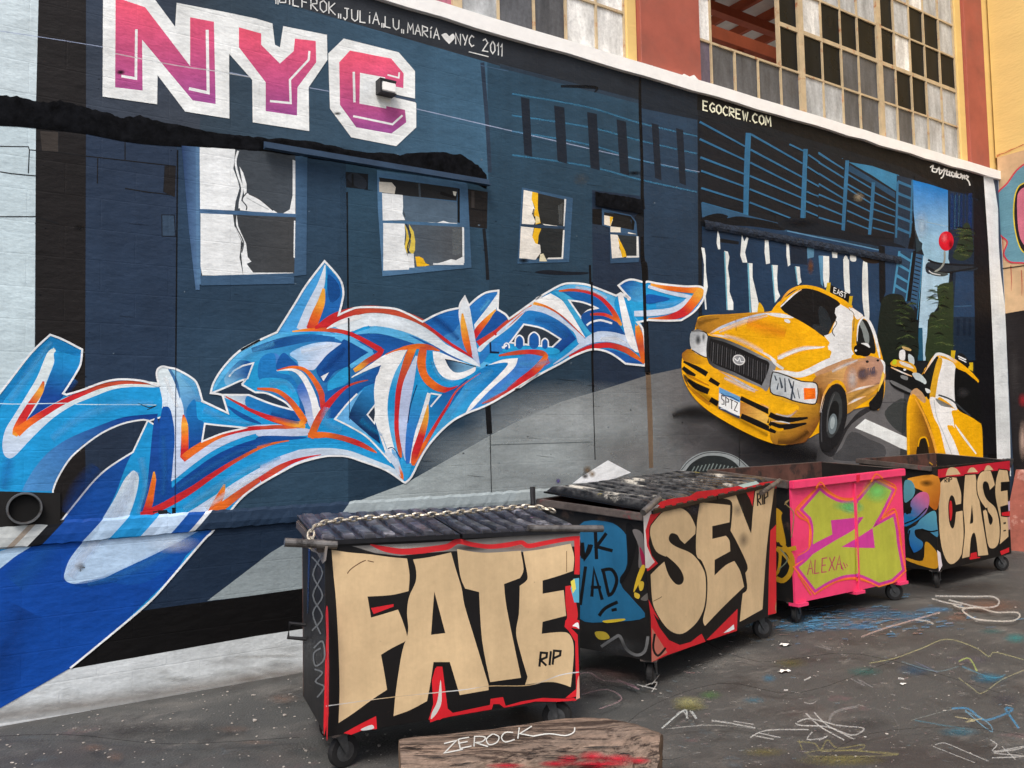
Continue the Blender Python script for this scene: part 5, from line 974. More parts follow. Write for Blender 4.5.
bm = bmesh.new(); lathe(bm, (p.x, WY-.026, p.z), (0, -1, 0), [(0, r1-.015), (.002, r1-.015)], 32); finish('bore_shade', bm, mat('bore_shade_black', (6, 6, 6), .95), o)  # black disc: the shade of the pipe's hollow put into colour

# ---------------------------------------------------------------- dumpsters
HULLM = {'k': mat('dumpster_black_paint', (27, 26, 26), .5, .1, var=(.6, 1.3), nscale=6, c2=(74, 58, 50), f2=(.6, .7), s2=5), 'p': mat('dumpster_pink_paint', (236, 62, 112), .5, .0, var=(.85, 1.05), nscale=5, c2=(206, 48, 90), f2=(.5, .7), s2=2.5),
         'i': mat('dumpster_rusty_inside', (92, 62, 54), .75, .1, var=(.5, 1.3), nscale=5, c2=(50, 42, 40), f2=(.5, .6), s2=4), 'r': mat('dumpster_rim', (96, 88, 84), .5, .3, var=(.5, 1.3), nscale=9, c2=(140, 60, 66), f2=(.56, .66), s2=6)}
def lid_mat(name, base, wear_glint, splash, thr):
    m, n, l, b = new_mat(name); src, tx, bp = bump_of(n, l, b, 30, .25, .006)
    at = n.new('ShaderNodeAttribute'); at.attribute_name = 'wear_glint'
    rgb = n.new('ShaderNodeRGB'); rgb.outputs[0].default_value = (*lin(base), 1); s = rgb.outputs[0]
    def lay(sc, lo, hi, col, by=None, f=1.0):
        nonlocal s
        t = n.new('ShaderNodeTexNoise'); t.inputs['Scale'].default_value = sc; t.inputs['Detail'].default_value = 7; t.inputs['Roughness'].default_value = .7; l.new(src, t.inputs['Vector'])
        r = n.new('ShaderNodeMapRange'); r.inputs['From Min'].default_value = lo; r.inputs['From Max'].default_value = hi; r.inputs['To Max'].default_value = f; l.new(t.outputs['Fac'], r.inputs['Value']); k = r.outputs[0]
        if by is not None:
            q = n.new('ShaderNodeMath'); q.operation = 'MULTIPLY'; l.new(k, q.inputs[0]); l.new(by, q.inputs[1]); k = q.outputs[0]
        x = n.new('ShaderNodeMix'); x.data_type = 'RGBA'; l.new(k, x.inputs['Factor']); l.new(s, x.inputs['A']); x.inputs['B'].default_value = (*lin(col), 1); s = x.outputs['Result']
    lay(9, .42, .66, wear_glint, at.outputs['Fac'], .8); lay(3.2, thr, thr+.07, splash[0], at.outputs['Fac']); lay(4.1, thr+.05, thr+.1, splash[1], at.outputs['Fac'])  # paler rib tops: wear, plus highlights painted into the colour
    s = mult_noise(n, l, src, s, 18, .7, 1.2); l.new(s, b.inputs['Base Color']); b.inputs['Roughness'].default_value = .3; b.inputs['Specular IOR Level'].default_value = .5
    return m
LIDM = lid_mat('black_plastic_lid', (24, 24, 28), (104, 106, 116), ((150, 150, 158), (150, 110, 150)), .60)
RODM = mat('worn_steel_rod', (128, 124, 120), .4, .6, var=(.5, 1.1), nscale=14, c2=(60, 56, 54), f2=(.5, .65), s2=10)
FORKM = mat('caster_fork_steel', (92, 94, 96), .45, .6, var=(.5, 1.2), nscale=16)
class Bin: pass
def frame_of(fl, fr):
    u = Vector((fr[0]-fl[0], fr[1]-fl[1], 0)); w = u.length; u.normalize(); return u, Vector((-u.y, u.x, 0)), w
def caster(root, c, ang, ztop):
    cs = bpy.data.objects.new('caster', None); C.objects.link(cs); cs.location = c; cs.empty_display_size = .05; adopt(cs, root)
    d = Vector((math.cos(ang), math.sin(ang), 0)); s = Vector((-d.y, d.x, 0)); c = Vector(c); r = .084; hub = c+Vector((0, 0, r))
    bm = bmesh.new(); lathe(bm, hub-s*.022, s, [(0, r*.72), (.002, r*.93), (.010, r), (.034, r), (.042, r*.93), (.044, r*.72)], 24); finish('tyre', bm, RUBM, cs, smooth=False)
    bm = bmesh.new(); lathe(bm, hub-s*.025, s, [(0, r*.35), (.004, r*.68), (.046, r*.68), (.050, r*.35)], 18); finish('hub', bm, FORKM, cs)
    bm = bmesh.new(); top = c+d*(-.03)+Vector((0, 0, ztop-.018))
    for k in (-1, 1):
        a = hub+s*.034*k; b2 = top+s*.036*k; hexa(bm, [a-d*.012-s*.003, a+d*.012-s*.003, a+d*.012+s*.003, a-d*.012+s*.003, b2-d*.03-s*.003, b2+d*.03-s*.003, b2+d*.03+s*.003, b2-d*.03+s*.003])
    bar(bm, top-s*.042, top+s*.042, .07, .008); bar(bm, hub-s*.04, hub+s*.04, .014, .014)
    finish('fork', bm, FORKM, cs)
    bm = bmesh.new(); bar(bm, top+Vector((0, 0, .012))-d*.06, top+Vector((0, 0, .012))+d*.06, .11, .01); finish('mounting_plate', bm, HULLM['r'], cs)
def dumpster(name, label, fl, fr, dep, zb, zt, hull, front_m=None, rib=False, wheels=None, rail=.055, frontrail=True):
    """fl, fr: ground positions of the two front corners; zt: rim heights FL, FR, BR, BL"""
    B = Bin(); u, v, w = frame_of(fl, fr); B.u, B.v, B.w = u, v, w; FL = Vector((*fl, 0)); B.FL = FL; B.dep = dep; B.zt = zt
    root = thing(name, label, 'dumpster', FL+u*w/2+v*dep/2, 'graffiti covered dumpsters in a row along the wall'); B.root = root
    up_ = Vector((0, 0, 1))
    def P(a, c, z): return FL+u*a+v*c+up_*z
    B.P = P; th = .02
    def zr(a, c):
        f0 = zt[0]+(zt[1]-zt[0])*a/w; f1 = zt[3]+(zt[2]-zt[3])*a/w; return f0+(f1-f0)*c/dep
    B.zr = zr
    def panel(a0, c0, a1, c1, nrm):
        bm = bmesh.new(); n = nrm*th
        p = [P(a0, c0, zb), P(a1, c1, zb)]; q = [P(a0, c0, zr(a0, c0)), P(a1, c1, zr(a1, c1))]
        hexa(bm, [p[0], p[1], p[1]+n, p[0]+n, q[0], q[1], q[1]+n, q[0]+n]); return bm
    m = HULLM[hull]
    finish('front_panel', panel(0, 0, w, 0, v), front_m or m, root); finish('back_panel', panel(0, dep, w, dep, -v), HULLM['i'], root)
    bm = panel(0, th+.001, 0, dep-th-.001, u); finish('side_panel', bm, m, root); bm = panel(w, th+.001, w, dep-th-.001, -u); finish('side_panel', bm, m, root)
    bm = bmesh.new(); p = [P(th+.002, th+.002, zb+.004), P(w-th-.002, th+.002, zb+.004), P(w-th-.002, dep-th-.002, zb+.004), P(th+.002, dep-th-.002, zb+.004)]; hexa(bm, p+[x+up_*.02 for x in p]); finish('floor_panel', bm, HULLM['i'], root)
    # rolled rim: rails on the four edges
    cs = [(-.012, -.012), (w+.012, -.012), (w+.012, dep+.012), (-.012, dep+.012)]
    rimm = front_m or HULLM['r']
    for i in range(0 if frontrail else 1, 4):
        a, c = cs[i], cs[(i+1) % 4]; bm = bmesh.new(); e = Vector((a[0], a[1])); g = Vector((c[0], c[1])); dn = (g-e).normalized()
        if i % 2: e += dn*.026; g -= dn*.026
        za = zr(min(max(e.x, 0), w), min(max(e.y, 0), dep)); zc = zr(min(max(g.x, 0), w), min(max(g.y, 0), dep))
        bar(bm, P(e.x, e.y, za-rail/2+.004), P(g.x, g.y, zc-rail/2+.004), .05, rail); bevel(bm, .006, 2)
        finish('rim_rail', bm, rimm if (i == 0) else HULLM['r'], root)
    # corner feet and casters
    ww = wheels or [(.10, .07), (w-.11, .07), (.11, dep-.16), (w-.13, dep-.16)]
    for i, (a, c) in enumerate(ww): caster(root, P(a, c, 0), math.atan2(u.y, u.x)+R((20, -35, 60, 10)[i % 4]), zb)
    B.front = Surf(P(0, -.0, 0)-v*.0015, -v); B.side = Surf(P(0, 0, 0)-u*.0015, -u); B.rail_front = Surf(P(0, -.0385, 0), -v)
    return B
def lid(B, a0, a1, lift_f, lift_b, ribs, split=False, splash=None, over=.05, back=.0, rh=.021):
    """ribbed plastic lid hinged along the back rim"""
    bm = bmesh.new(); P, w, dep = B.P, B.w, B.dep
    def top(a, c): return B.zr(min(max(a, 0), w), min(max(c, 0), dep))+lift_f+(lift_b-lift_f)*c/dep
    NA, NC = ribs*12, 18; g = []; WR = []; wl2 = bm.verts.layers.float.new('wear_glint')
    for i in range(NA+1):
        a = a0+(a1-a0)*i/NA; row = []; wr_ = []
        for j in range(NC+1):
            c = -over+(dep+over+back)*j/NC; cc = (c+over)/(dep+over); ph = ((i/NA)*ribs) % 1
            r = max(0, min(1, (.33-abs(ph-.5))*12))            # flat-topped ribs running front to back
            e = min(1, min(cc, 1-cc)*14)
            if split: e *= min(1, abs(cc-.52)*22)
            sag = -.018*math.sin(math.pi*(i/NA))*math.sin(math.pi*cc)
            row.append(P(a, c, top(a, c)+rh*r*e+sag)); wr_.append(r*e)
        g.append(row); WR.append(wr_)
    V = [[bm.verts.new(p) for p in row] for row in g]
    for rv, rw in zip(V, WR):
        for q1, q2 in zip(rv, rw): q1[wl2] = q2
    U_ = [[bm.verts.new(p-Vector((0, 0, .012+(.012 if j == 0 else 0)))) for j, p in enumerate(row)] for row in g]
    for i in range(NA):
        for j in range(NC):
            bm.faces.new((V[i][j], V[i+1][j], V[i+1][j+1], V[i][j+1])); bm.faces.new((U_[i][j], U_[i][j+1], U_[i+1][j+1], U_[i+1][j]))
    for i in range(NA):
        bm.faces.new((V[i][0], U_[i][0], U_[i+1][0], V[i+1][0])); bm.faces.new((V[i][NC], V[i+1][NC], U_[i+1][NC], U_[i][NC]))
    for j in range(NC):
        bm.faces.new((V[0][j], V[0][j+1], U_[0][j+1], U_[0][j])); bm.faces.new((V[NA][j], U_[NA][j], U_[NA][j+1], V[NA][j+1]))
    return finish('lid', bm, splash or LIDM, B.root)
def rod(B, a0, a1, c, dz, r=.022):
    bm = bmesh.new(); w = B.w; P = B.P
    tube(bm, [P(a0, c, B.zr(0, 0)+dz), P(a1, c, B.zr(w, 0)+dz)], r, 14); finish('lid_rod', bm, RODM, B.root)
CR = (210,183,142); KB = (20,18,18); RD = (206,34,44)
MP = (METP, METS)

ZB = .19; GB = Surf((0, 0, ZB), (0, 0, 1)); gp = lambda x, y: tuple(GB.at(x, y))[:2]; ZT = lambda *z: tuple(1.69-(1.69-q)*1.50/1.52 for q in z); FFL = tuple(GB.at(326, 736.5))[:2]; FFR = tuple(GB.at(579.5, 697.5))[:2]
# --- nearest dumpster, FATE
B = dumpster('dumpster', 'nearest dumpster with FATE in cream block letters and a chain over its ribbed lids', FFL, FFR, .74, ZB, ZT(1.14, 1.11, 1.185, 1.20), 'k', rail=.05, frontrail=False)
rod(B, -.20, .06, -.012, .024, .022); rod(B, B.w-.30, B.w+.17, -.01, .012, .02)
lid(B, -.03, .72, .022, .03, 7, True, over=.02); lid(B, .735, B.w+.02, .022, .03, 7, True, over=.02)
f = Fig(B.front, .001); T()
f.poly("326,545 580,530 580,694 325,737", KB, sm=False)
f.poly("352,546 420,543 450,541 580,531 580,546 552,548 525,552 490,553 455,551 424,553 400,556 375,553", (128,124,120), sm=False); f.glow(400,549,40,5,(190,186,180),.8); f.glow(520,546,40,5,(170,110,100),.6); f.glow(470,548,20,4,(60,56,56),.8)
T(430,490,5.69); f.rib("-340,310,6,(0) -260,335,30,(0) -160,350,34,(0) -60,345,36,(0) 20,335,34,(0) 100,322,34,(0) 160,292,30,(0) 240,310,26,(0) 340,322,26,(0) 440,312,28,(0) 520,298,24,(0) 560,318,26,(0) 660,300,26,(0) 760,282,24,(0) 820,275,26,(0)".replace('(0)', 'r'))
f.rib("835,262,34,(0) 838,400,28,(0) 835,480,30,(0)".replace('(0)', 'r')); f.rib("785,545,30,(0) 800,640,60,(0) 810,720,60,(0) 790,770,50,(0)".replace('(0)', 'r')); f.poly("815,505 848,500 848,640 820,640 800,560", (90,170,200), sm=False); f.poly("800,520 822,505 830,560 812,590", (226,214,90), sm=False)
T(430,610,5.69); f.poly("770,60 800,40 850,60 848,110 800,100 840,140 848,370 840,490 800,500 770,500 830,450 826,180 790,120 765,95", RD, sm=False); f.poly("810,90 840,70 848,105 830,95", 'w'); f.poly("848,370 852,500 830,510 838,400", (214,160,140), sm=False)
f.poly("0,620 20,560 10,400 30,330 70,325 100,560 130,585 340,540 345,505 415,495 430,545 520,520 640,500 760,505 820,500 835,515 720,522 600,520 480,545 420,555 395,535 360,535 350,565 120,605 60,618 0,640", RD, sm=False); f.poly("50,400 66,480 50,570 5,620 0,600 35,550 55,480", (206,206,200))
T(256,576,4); f.poly("285,160 292,350 290,560 272,640 270,600 276,350", RD, sm=False); f.poly("350,628 420,590 480,560 484,612 430,615 380,635", RD, sm=False); f.poly("420,612 462,595 470,610 430,618", (206,206,206)); f.poly("460,128 550,112 550,122 470,152", RD, sm=False)
for q in ("690,575 715,490 712,400 722,362 745,362 760,480 770,556 735,575",): f.poly(q, RD, sm=False)
f.poly("738,415 742,500 725,545 700,572 704,545 725,500", (206,206,200))
T()
f.poly("331.5,549.8! 350,552.5 368,554 390,557 407,558.5! 409.5,575 408.5,591! 391,595 367.5,596.5! 371,617.5! 385,613.5 398,609.5! 403.5,623.5 407,637 404,642! 392,648 381,654.7! 384,671 387,689.7! 373.5,698.5 355,712 338.5,723! 339.5,690 338.5,648.5 336,601 333.5,575", CR)
f.poly("413,559.4! 430,557 451,552.4! 456,570 461.6,588.4 464.7,606 475,640 488.5,684.7! 488.5,690! 459.7,695! 449.7,662! 433.5,662! 430,685 427,701! 410,710 393.5,716! 396,690 402,652 408,632 407,613 409,597 415.5,582 416,570", CR)
f.poly("457,549! 475,552 491.5,552.6 520.5,550.6! 523.5,569 520,578! 504,584! 507,610 521,677.7! 490,682! 482,640 479,592! 465,588.5! 460,575", CR)
f.poly("523,551.5! 542.5,549 570.6,543.6! 574,556.8 573,570.8! 558,576 542.5,580.5! 542.5,593.7! 563.6,590! 566,615.7! 542.5,621.8! 541.6,633.7! 560,632 569,634 573.5,645 573,665 570.6,687! 562,684 553,682 540,682.5 525,684.7! 527.5,676.8! 521,655 516,632.8 518.8,613.5 519.6,585.8! 526,581 527.5,576 525,563", CR)
T(256,576,4); f.poly("713,62! 757,228! 700,235! 706,150", KB)
T(430,610,5.69); f.text('RIP', 622, 322, 42, -6, 8, -80, 'k', 13, .22)
T(270,490,5.69); f.line("440,475 455,455 480,435 520,410 545,400", (90,60,40), 1.0); f.line("555,402 590,410", (90,60,40), .9)
T(); f.rib("326,706,1,w 393,697,.8,c 461,690,1,w 489,686,.8,c 530,685,.9,c 560,675,1.1,w 579,672,1,w", a=.7); f.line("566.5,551 566.5,572", (120,90,60), .7, sm=False)
f.done('painted_lettering', B.root, MP, 'cream bubble letters reading FATE, outlined in black and red')
f = Fig(B.side, .001); T(270,490,5.69); f.poly("215,312 330,320 320,400 300,420 270,360 235,345", (150,142,134), sm=False)
for q in ("240,380 300,470 245,600 300,720 240,800","300,370 245,480 300,600 245,700 290,820","250,900 300,860 310,960 260,1000 250,930 290,900","255,1020 300,1040 260,1090 310,1120 270,1180"): f.line(q, (116,120,122), 1.6)
f.rib("225,330,10,d 215,700,10,(0)".replace('(0)', 'n'), a=.6); f.poly("318,700 332,690 336,1000 330,1380 322,1380 326,1000", RD)
f.done('painted_scrawl', B.root, MP)
bm = bmesh.new(); P = B.P; tube(bm, [P(0, .62, .62), P(-.09, .62, .64), P(-.10, .62, .56), P(-.0, .62, .54)], .011, 8); finish('handle', bm, DARKM, B.root)
BF = B
# chain lying over the lids
ch = thing('chain', 'pale steel chain lying slack across the ribbed lids of the nearest dumpster', 'chain', B.P(B.w/2, .4, 1.2))
pth = [(-.06, .05, -.02), (-.05, .10, .055), (.03, .18, .078), (.25, .25, .08), (.5, .27, .08), (.75, .29, .08), (.95, .34, .082), (1.15, .38, .082), (1.30, .40, .082), (1.38, .36, .08), (1.44, .22, .07)]
pts = []
for i in range(len(pth)-1):
    p0, p1, p2, p3 = pth[max(i-1, 0)], pth[i], pth[i+1], pth[min(i+2, len(pth)-1)]
    for k in range(8):
        q = cr_pt(p0, p1, p2, p3, k/8); pts.append(B.P(q[0], q[1], B.zr(min(max(q[0], 0), B.w), min(max(q[1], 0), B.dep))+q[2]))
bm = bmesh.new(); CHM = mat('chain_steel', (186, 178, 162), .4, .5, var=(.6, 1.1), nscale=30); acc = 0; last = pts[0]; n = 0
sp = [pts[0]]
for p in pts[1:]:
    while (p-sp[-1]).length >= .046: sp.append(sp[-1]+(p-sp[-1]).normalized()*.046)
for i, (p, q) in enumerate(zip(sp, sp[1:])):
    d = (q-p).normalized(); s = d.cross(Vector((0, 0, 1))).normalized(); nn = s.cross(d); e = s if i % 2 else (nn*.8+s*.6).normalized(); m_ = (p+q)/2
    loop = [m_+d*.031*math.cos(t)*(1 if abs(math.cos(t)) < .8 else 1)+e*.017*math.sin(t) for t in [2*math.pi*k/10 for k in range(11)]]
    tube(bm, loop, .006, 6, caps=False)
finish('chain_links', bm, CHM, ch)

# --- second dumpster, SEY
B = dumpster('dumpster', 'second dumpster, turned a little, with SEY in cream bubble letters and splashed lids', gp(652, 661.5), gp(776, 613), .92, ZB, ZT(1.135, 1.215, 1.235, 1.20), 'k', rail=.05, frontrail=False)
SPL = lid_mat('splashed_plastic_lid', (14, 14, 15), (112, 112, 112), ((206, 202, 190), (206, 186, 70)), .57)
lid(B, .04, .91, .02, .055, 6, False, SPL, over=.015, rh=.05); lid(B, .925, B.w, .02, .055, 6, False, SPL, over=.015, rh=.05)
rod(B, -.10, .10, -.03, .02, .022); rod(B, B.w-.25, B.w+.10, -.03, .035, .02)
bm = bmesh.new(); P = B.P; tube(bm, [P(-.05, B.dep-.02, 1.03), P(-.07, B.dep+.01, 1.18), P(-.06, B.dep+.02, 1.30)], .02, 8); finish('hinge_arm', bm, DARKM, B.root)
f = Fig(B.front, .001); T(650,540,6.4)
f.poly("-44,-165 808,-350 806,468 10,782", KB, sm=False)
f.poly("-44,-165 20,-230 120,-262 250,-280 300,-310 440,-325 640,-358 808,-380 808,-330 720,-330 700,-250 660,-200 640,-260 600,-330 500,-300 330,-262 240,-240 120,-200 40,-140 0,-60 -10,20 10,100 50,150 0,190 -20,200 -30,-20", (206,36,46), sm=False)
f.poly("-44,-165 -10,-200 40,-228 60,-222 0,-160 -30,-60 -20,40 10,110 30,140 -10,180 -30,180", (214,208,204), sm=False); f.poly("560,-350 680,-378 700,-360 600,-335", (196,220,214), sm=False); f.poly("-10,380 20,440 100,590 190,660 260,640 330,600 355,650 100,740 10,782 5,500", (206,36,46), sm=False); f.poly("360,640 560,440 556,580 380,640", (206,36,46), sm=False); f.poly("470,595 535,540 540,570 500,588", 'w', sm=False)
f.poly("10,560 60,640 110,720 10,782", (190,112,96), sm=False); f.line("30,600 20,690 50,740 100,690", 'k', 2.2); f.poly("770,-60 806,-100 808,468 755,480 760,200", (206,40,48), sm=False); f.poly("806,380 808,468 800,440", (150,130,90), sm=False)
f.poly("20,470 60,560 120,640 190,672 260,652 320,605 345,590 350,640 575,420 568,555 745,470 725,440 590,330 330,500 200,600 100,560", KB, sm=False)
SEY = ["171,-211 236,-186 276,-130 306,-51! 221,29! 190,0 171,-31 136,-40 122,-10 135,18 176,44 266,84 326,154 358,240 355,400 320,500 260,570 190,605 110,570 40,470 10,380 0,220! 45,175 92,132! 120,220 165,278 200,278 212,240 180,175 105,112! 36,74 1,-16 0,-80 21,-116 86,-186",
 "316,-246! 420,-236 516,-226! 514,-160 511,-111! 401,-86! 401,-11! 486,-31! 511,4 516,74! 416,129! 415,220! 480,160 540,130! 580,200 605,300! 480,420 350,555! 335,510 358,400 362,240 330,140 292,90 296,-100",
 "455,-266! 551,-291! 596,-176 645,-50! 656,-196 671,-316! 730,-338 801,-352! 780,-200 766,-96 745,100 722,445! 570,530! 580,420 590,340! 618,310 606,210! 620,165 560,30 511,-60! 518,-120 520,-240"]
for q in SEY: f.poly(q, CR, out=KB, ow=1.0)
f.poly("100,112! 110,106 180,170 212,235 205,272 180,282 150,262 120,210", KB); f.glow(280,-200,60,50,(60,60,70),.6); f.glow(600,0,40,60,(110,100,90),.5); f.glow(560,-190,40,50,(150,140,120),.5)
f.line("20,392 60,372 75,362", (120,100,70), .8); T(640,450,6.4); f.text('RIP', 752, 358, 24, -6, -2, -78, 'k', 9, .25)
f.done('painted_lettering', B.root, MP, 'cream bubble letters reading SEY, outlined in black and red')
f = Fig(B.side, .001); T(570,530,4.8); f.poly("40,-20 180,-40 260,10 285,80 275,180 245,260 300,330 360,418 200,440 40,420 20,200", (34,98,138)); f.line("20,60 40,40 60,130 90,110 105,70", 'k', 3.0)
f.line("60,60 70,135 95,70", 'k', 3.4); f.line("122,5 128,140", 'k', 3.4, sm=False); f.line("175,15 128,80 205,100", 'k', 3.4, sm=False); f.line("50,360 75,175", 'k', 3.2, sm=False); f.line("105,320 115,190 155,335", 'k', 3.4, sm=False); f.line("100,275 150,275", 'k', 3, sm=False); f.line("160,195 185,310", 'k', 3.2, sm=False); f.line("150,195 200,190 225,240 205,300 180,315", 'k', 3.4); f.line("140,412 170,375 230,345", 'k', 3.4); f.line("200,385 225,380", 'k', 3, sm=False)
f.poly("270,-30 320,20 300,160 250,255 240,230 275,160", (16,16,18)); f.poly("300,0 350,20 360,150 330,180 330,80", (110,106,106)); f.poly("335,80 365,140 360,180 345,160", (150,30,70)); f.poly("345,170 362,180 340,240 305,300 320,230", (210,176,50)); f.poly("330,250 355,250 350,285 335,290", (206,176,60)); f.poly("310,300 335,310 330,330 312,322", (206,176,60)); f.poly("340,330 378,300 380,330 360,340", (120,116,112), a=.7)
f.poly("160,435 255,425 258,435 180,446", (200,176,50)); f.poly("120,490 170,490 190,520 140,525", (170,150,50)); f.line("150,560 210,520 240,510 270,570 320,600 360,580 375,510", (110,112,114), 3); f.glow(250,560,150,50,(60,62,64),.6)
f.done('painted_scrawl', B.root, MP, 'blue side panel with black scrawled lettering')

# --- third dumpster, pink with a lime Z
B = dumpster('dumpster', 'bright pink open dumpster with a lime green letter Z, third along the wall', gp(795.5, 603.5), gp(906.5, 580), .90, ZB, ZT(1.225, 1.262, 1.315, 1.30), 'k', HULLM['p'], rail=.07)
f = Fig(B.front, .001); T(770,440,6.83); MG = (202,58,150); ORG = (248,128,44)
LM = "340,345! 390,385 470,425 550,435 615,410! 720,290! 830,345! 760,490 720,560 700,600! 840,525! 858,620 868,715 900,885! 830,950! 745,975! 660,935 600,917 500,925 400,965 310,1020! 195,870! 250,825 300,770! 292,715 296,600 280,530! 225,475!"
f.line(LM, ORG, 8.5, closed=True); f.line(LM, (238,64,114), 6.2, closed=True); f.line(LM, MG, 4.6, closed=True); f.poly(LM, 'L')
f.glow(730,350,110,90,(118,214,116),.8); f.glow(560,460,90,50,(110,214,150),.9); f.glow(520,450,110,40,(120,210,120),.6)
f.poly("415,548! 640,525! 600,580 560,620 430,695 300,775 180,845! 195,790 290,715 425,645!", MG); f.poly("610,660! 700,600! 716,738! 600,736 488,730!", MG); f.poly("640,500 900,450 850,490 700,600 660,590", MG, a=.0)
f.rib("310,330,8,o 345,285,9,o 390,340,9,o 470,390,9,o 550,400,9,o 610,380,9,o"); f.rib("690,285,9,o 725,230,9,o 770,270,9,o 860,325,9,o 810,440,8,o"); f.rib("780,520,8,o 850,472,10,o 880,600,10,o 900,720,8,o"); f.rib("300,345,8,o 180,470,10,o 200,525,10,o 260,560,10,o 280,640,10,o 265,740,9,o 190,790,6,o"); f.rib("190,920,8,o 280,1060,9,o"); f.rib("310,1050,8,o 400,990,9,o 500,955,9,o 600,950,9,o 680,975,6,o")
T(770,530,6.83); f.text('ALEXA', 255, 305, 38, -6, 4, -95, (178,66,92), 7.5, .28); f.line("480,230 500,275", (178,66,92), 1); f.line("500,222 516,262", (178,66,92), 1); f.line("520,230 530,250", (178,66,92), .8)
f.line("-10,90 600,170 605,185", (120,110,50), .4, a=.0)
f.done('painted_lettering', B.root, MP, 'lime green letter Z with magenta and orange outline, ALEXA scrawled below')
f = Fig(B.rail_front, .0005); T(770,440,6.83); f.rib("315,325,8,o 345,288,9,o 375,320,8,o"); f.rib("690,285,9,o 725,232,9,o 770,262,9,o"); f.poly("590,240 615,236 612,285 590,290", (214,30,60), sm=False); f.poly("450,305 480,298 480,302 450,308", (140,30,50), sm=False); f.done('painted_rail_marks', B.root, MP)
bm = bmesh.new(); P = B.P; bar(bm, P(B.w*.53, -.007, .17), P(B.w*.53, -.007, 1.17), .03, .02, (1, 0, 0)); finish('front_rib', bm, HULLM['p'], B.root)
f = Fig(Surf(P(0, -.0172, 0), -B.v), .0006, smd=False); T(770,440,6.83); px0 = [proj(P(B.w*.53+q, -.0172, .7))[0] for q in (-.0145, .0145)]; xa, xb = [(q-770)*6.83 for q in px0]
for y0, y1, c_ in ((384,404,'o'),(404,434,MG),(434,552,'L'),(552,604,MG),(604,672,'L'),(690,737,MG),(737,914,'L'),(914,938,MG),(948,966,'o')): f.poly(f"{xa},{y0} {xb},{y0-4} {xb},{y1-4} {xa},{y1}", c_)
f.done('painted_rail_marks', B.root, MP)
for a in (.07, B.w*.53, B.w-.09):
    bm = bmesh.new(); bar(bm, P(a-.07, .02, .175), P(a+.07, .02, .175), .10, .028); finish('corner_foot', bm, HULLM['p'], B.root)
f = Fig(B.side, .001); T(640,450,6.4); GD = (190,146,36)
f.poly("862,380 910,400 905,440 935,600 905,610 890,590 870,570", GD); f.line("875,630 930,640 1000,625", GD, 4.6); f.line("885,640 940,690 975,760", GD, 3); f.line("925,350 955,320 930,340 970,380 985,420 970,560", (150,130,90), 1.0); T(770,530,6.83); f.line("40,130 70,160 60,270 35,310", GD, 3); f.line("90,110 150,190 140,290 90,345 40,330", GD, 5); f.line("70,130 120,200 60,270", (120,130,110), 1.2)
f.poly("-10,0 40,0 42,540 -10,540", (30,20,20), sm=False, a=.5)
f.done('painted_scrawl', B.root, MP)

# --- fourth dumpster, CASE
B = dumpster('dumpster', 'farthest dumpster with tall narrow cream letters reading CASE below a red edge', gp(938.4, 571), gp(1011.5, 553.5), .82, ZB, ZT(1.25, 1.26, 1.335, 1.325), 'k', rail=.05, frontrail=False)
f = Fig(B.front, .001); T(890,440,7.64); f.poly("365,215 915,155 915,860 370,1000", KB, sm=False)
f.poly("365,225 440,215 915,158 915,235 800,235 700,255 640,262 540,275 400,285 365,290", (196,34,54), sm=False); f.poly("600,870 660,855 690,900 610,915", RD, sm=False); f.poly("840,850 910,820 910,855 850,880", RD, sm=False); f.poly("848,555 915,545 915,580 850,580", RD, sm=False); f.poly("448,480 470,470 475,560 462,620 450,560", RD)
CA = ["375,330! 430,282 510,285! 545,400 545,490! 500,500! 485,440 465,430 448,500 455,620 475,672 490,640 500,547! 557,535! 565,750 545,885 480,950 430,925 390,815 372,665 368,450", "570,265! 655,260! 680,420 710,620 755,880! 670,890! 655,760 640,712 620,760 610,893! 545,910! 568,700 556,530 560,400", "700,240 770,230! 790,290 805,345! 760,388! 745,330 720,322 712,365 740,450 810,520 838,640 838,750 820,810 780,832 742,790 706,540! 740,520! 760,630 772,640 780,600 740,540 680,450 662,370 668,290", "830,222! 900,230! 915,320! 850,325! 850,388! 900,380! 905,495! 845,512! 850,580! 905,588! 908,740! 835,805! 842,640 815,500 800,400 808,300"]
for q in CA: f.poly(q, CR, out=KB, ow=1.0)
for q in ("625,490! 635,620 610,640!",): f.poly(q, KB)
for q in ("425,272! 440,225 470,208 510,222 538,262!","588,250! 610,215 640,212 670,245!","718,236! 735,200 760,195 790,228!"): f.poly(q, CR)
f.text('RIP', 418, 325, 20, -2, 0, -34, 'k', 6, .2); f.poly("865,630 885,625 885,640 866,645", KB, sm=False); f.poly("865,690 885,685 885,695 866,700", KB, sm=False); f.poly("900,470 915,465 915,540 905,545", (190,170,200), sm=False); f.poly("895,590 915,585 915,680 905,690", (196,150,150), sm=False)
f.done('painted_lettering', B.root, MP, 'tall cream letters reading CASE on black with red edges')
f = Fig(B.side, .001); f.poly("150,290 370,280 365,520 300,500 260,400 180,360 150,320", (212,142,40), g=((200,300,(220,150,50)),(350,480,(180,100,30)))); f.glow(280,330,60,30,(90,60,20),.8)
f.poly("110,320 160,310 190,360 185,420 150,460 110,470", (84,142,158)); f.poly("160,470 230,400 290,410 300,480 270,560 200,620 110,660 110,560 160,560", (36,120,170), g=((280,420,(206,96,140)),(180,560,(30,110,166)))); f.poly("120,540 160,510 165,540 130,570", KB); f.poly("240,600 340,540 360,640 365,740 300,700 240,680 190,690 200,740 250,780 240,830 170,860 150,780 140,690 200,650", (44,130,178), g=((340,560,(90,160,180)),(180,840,(24,92,160))))
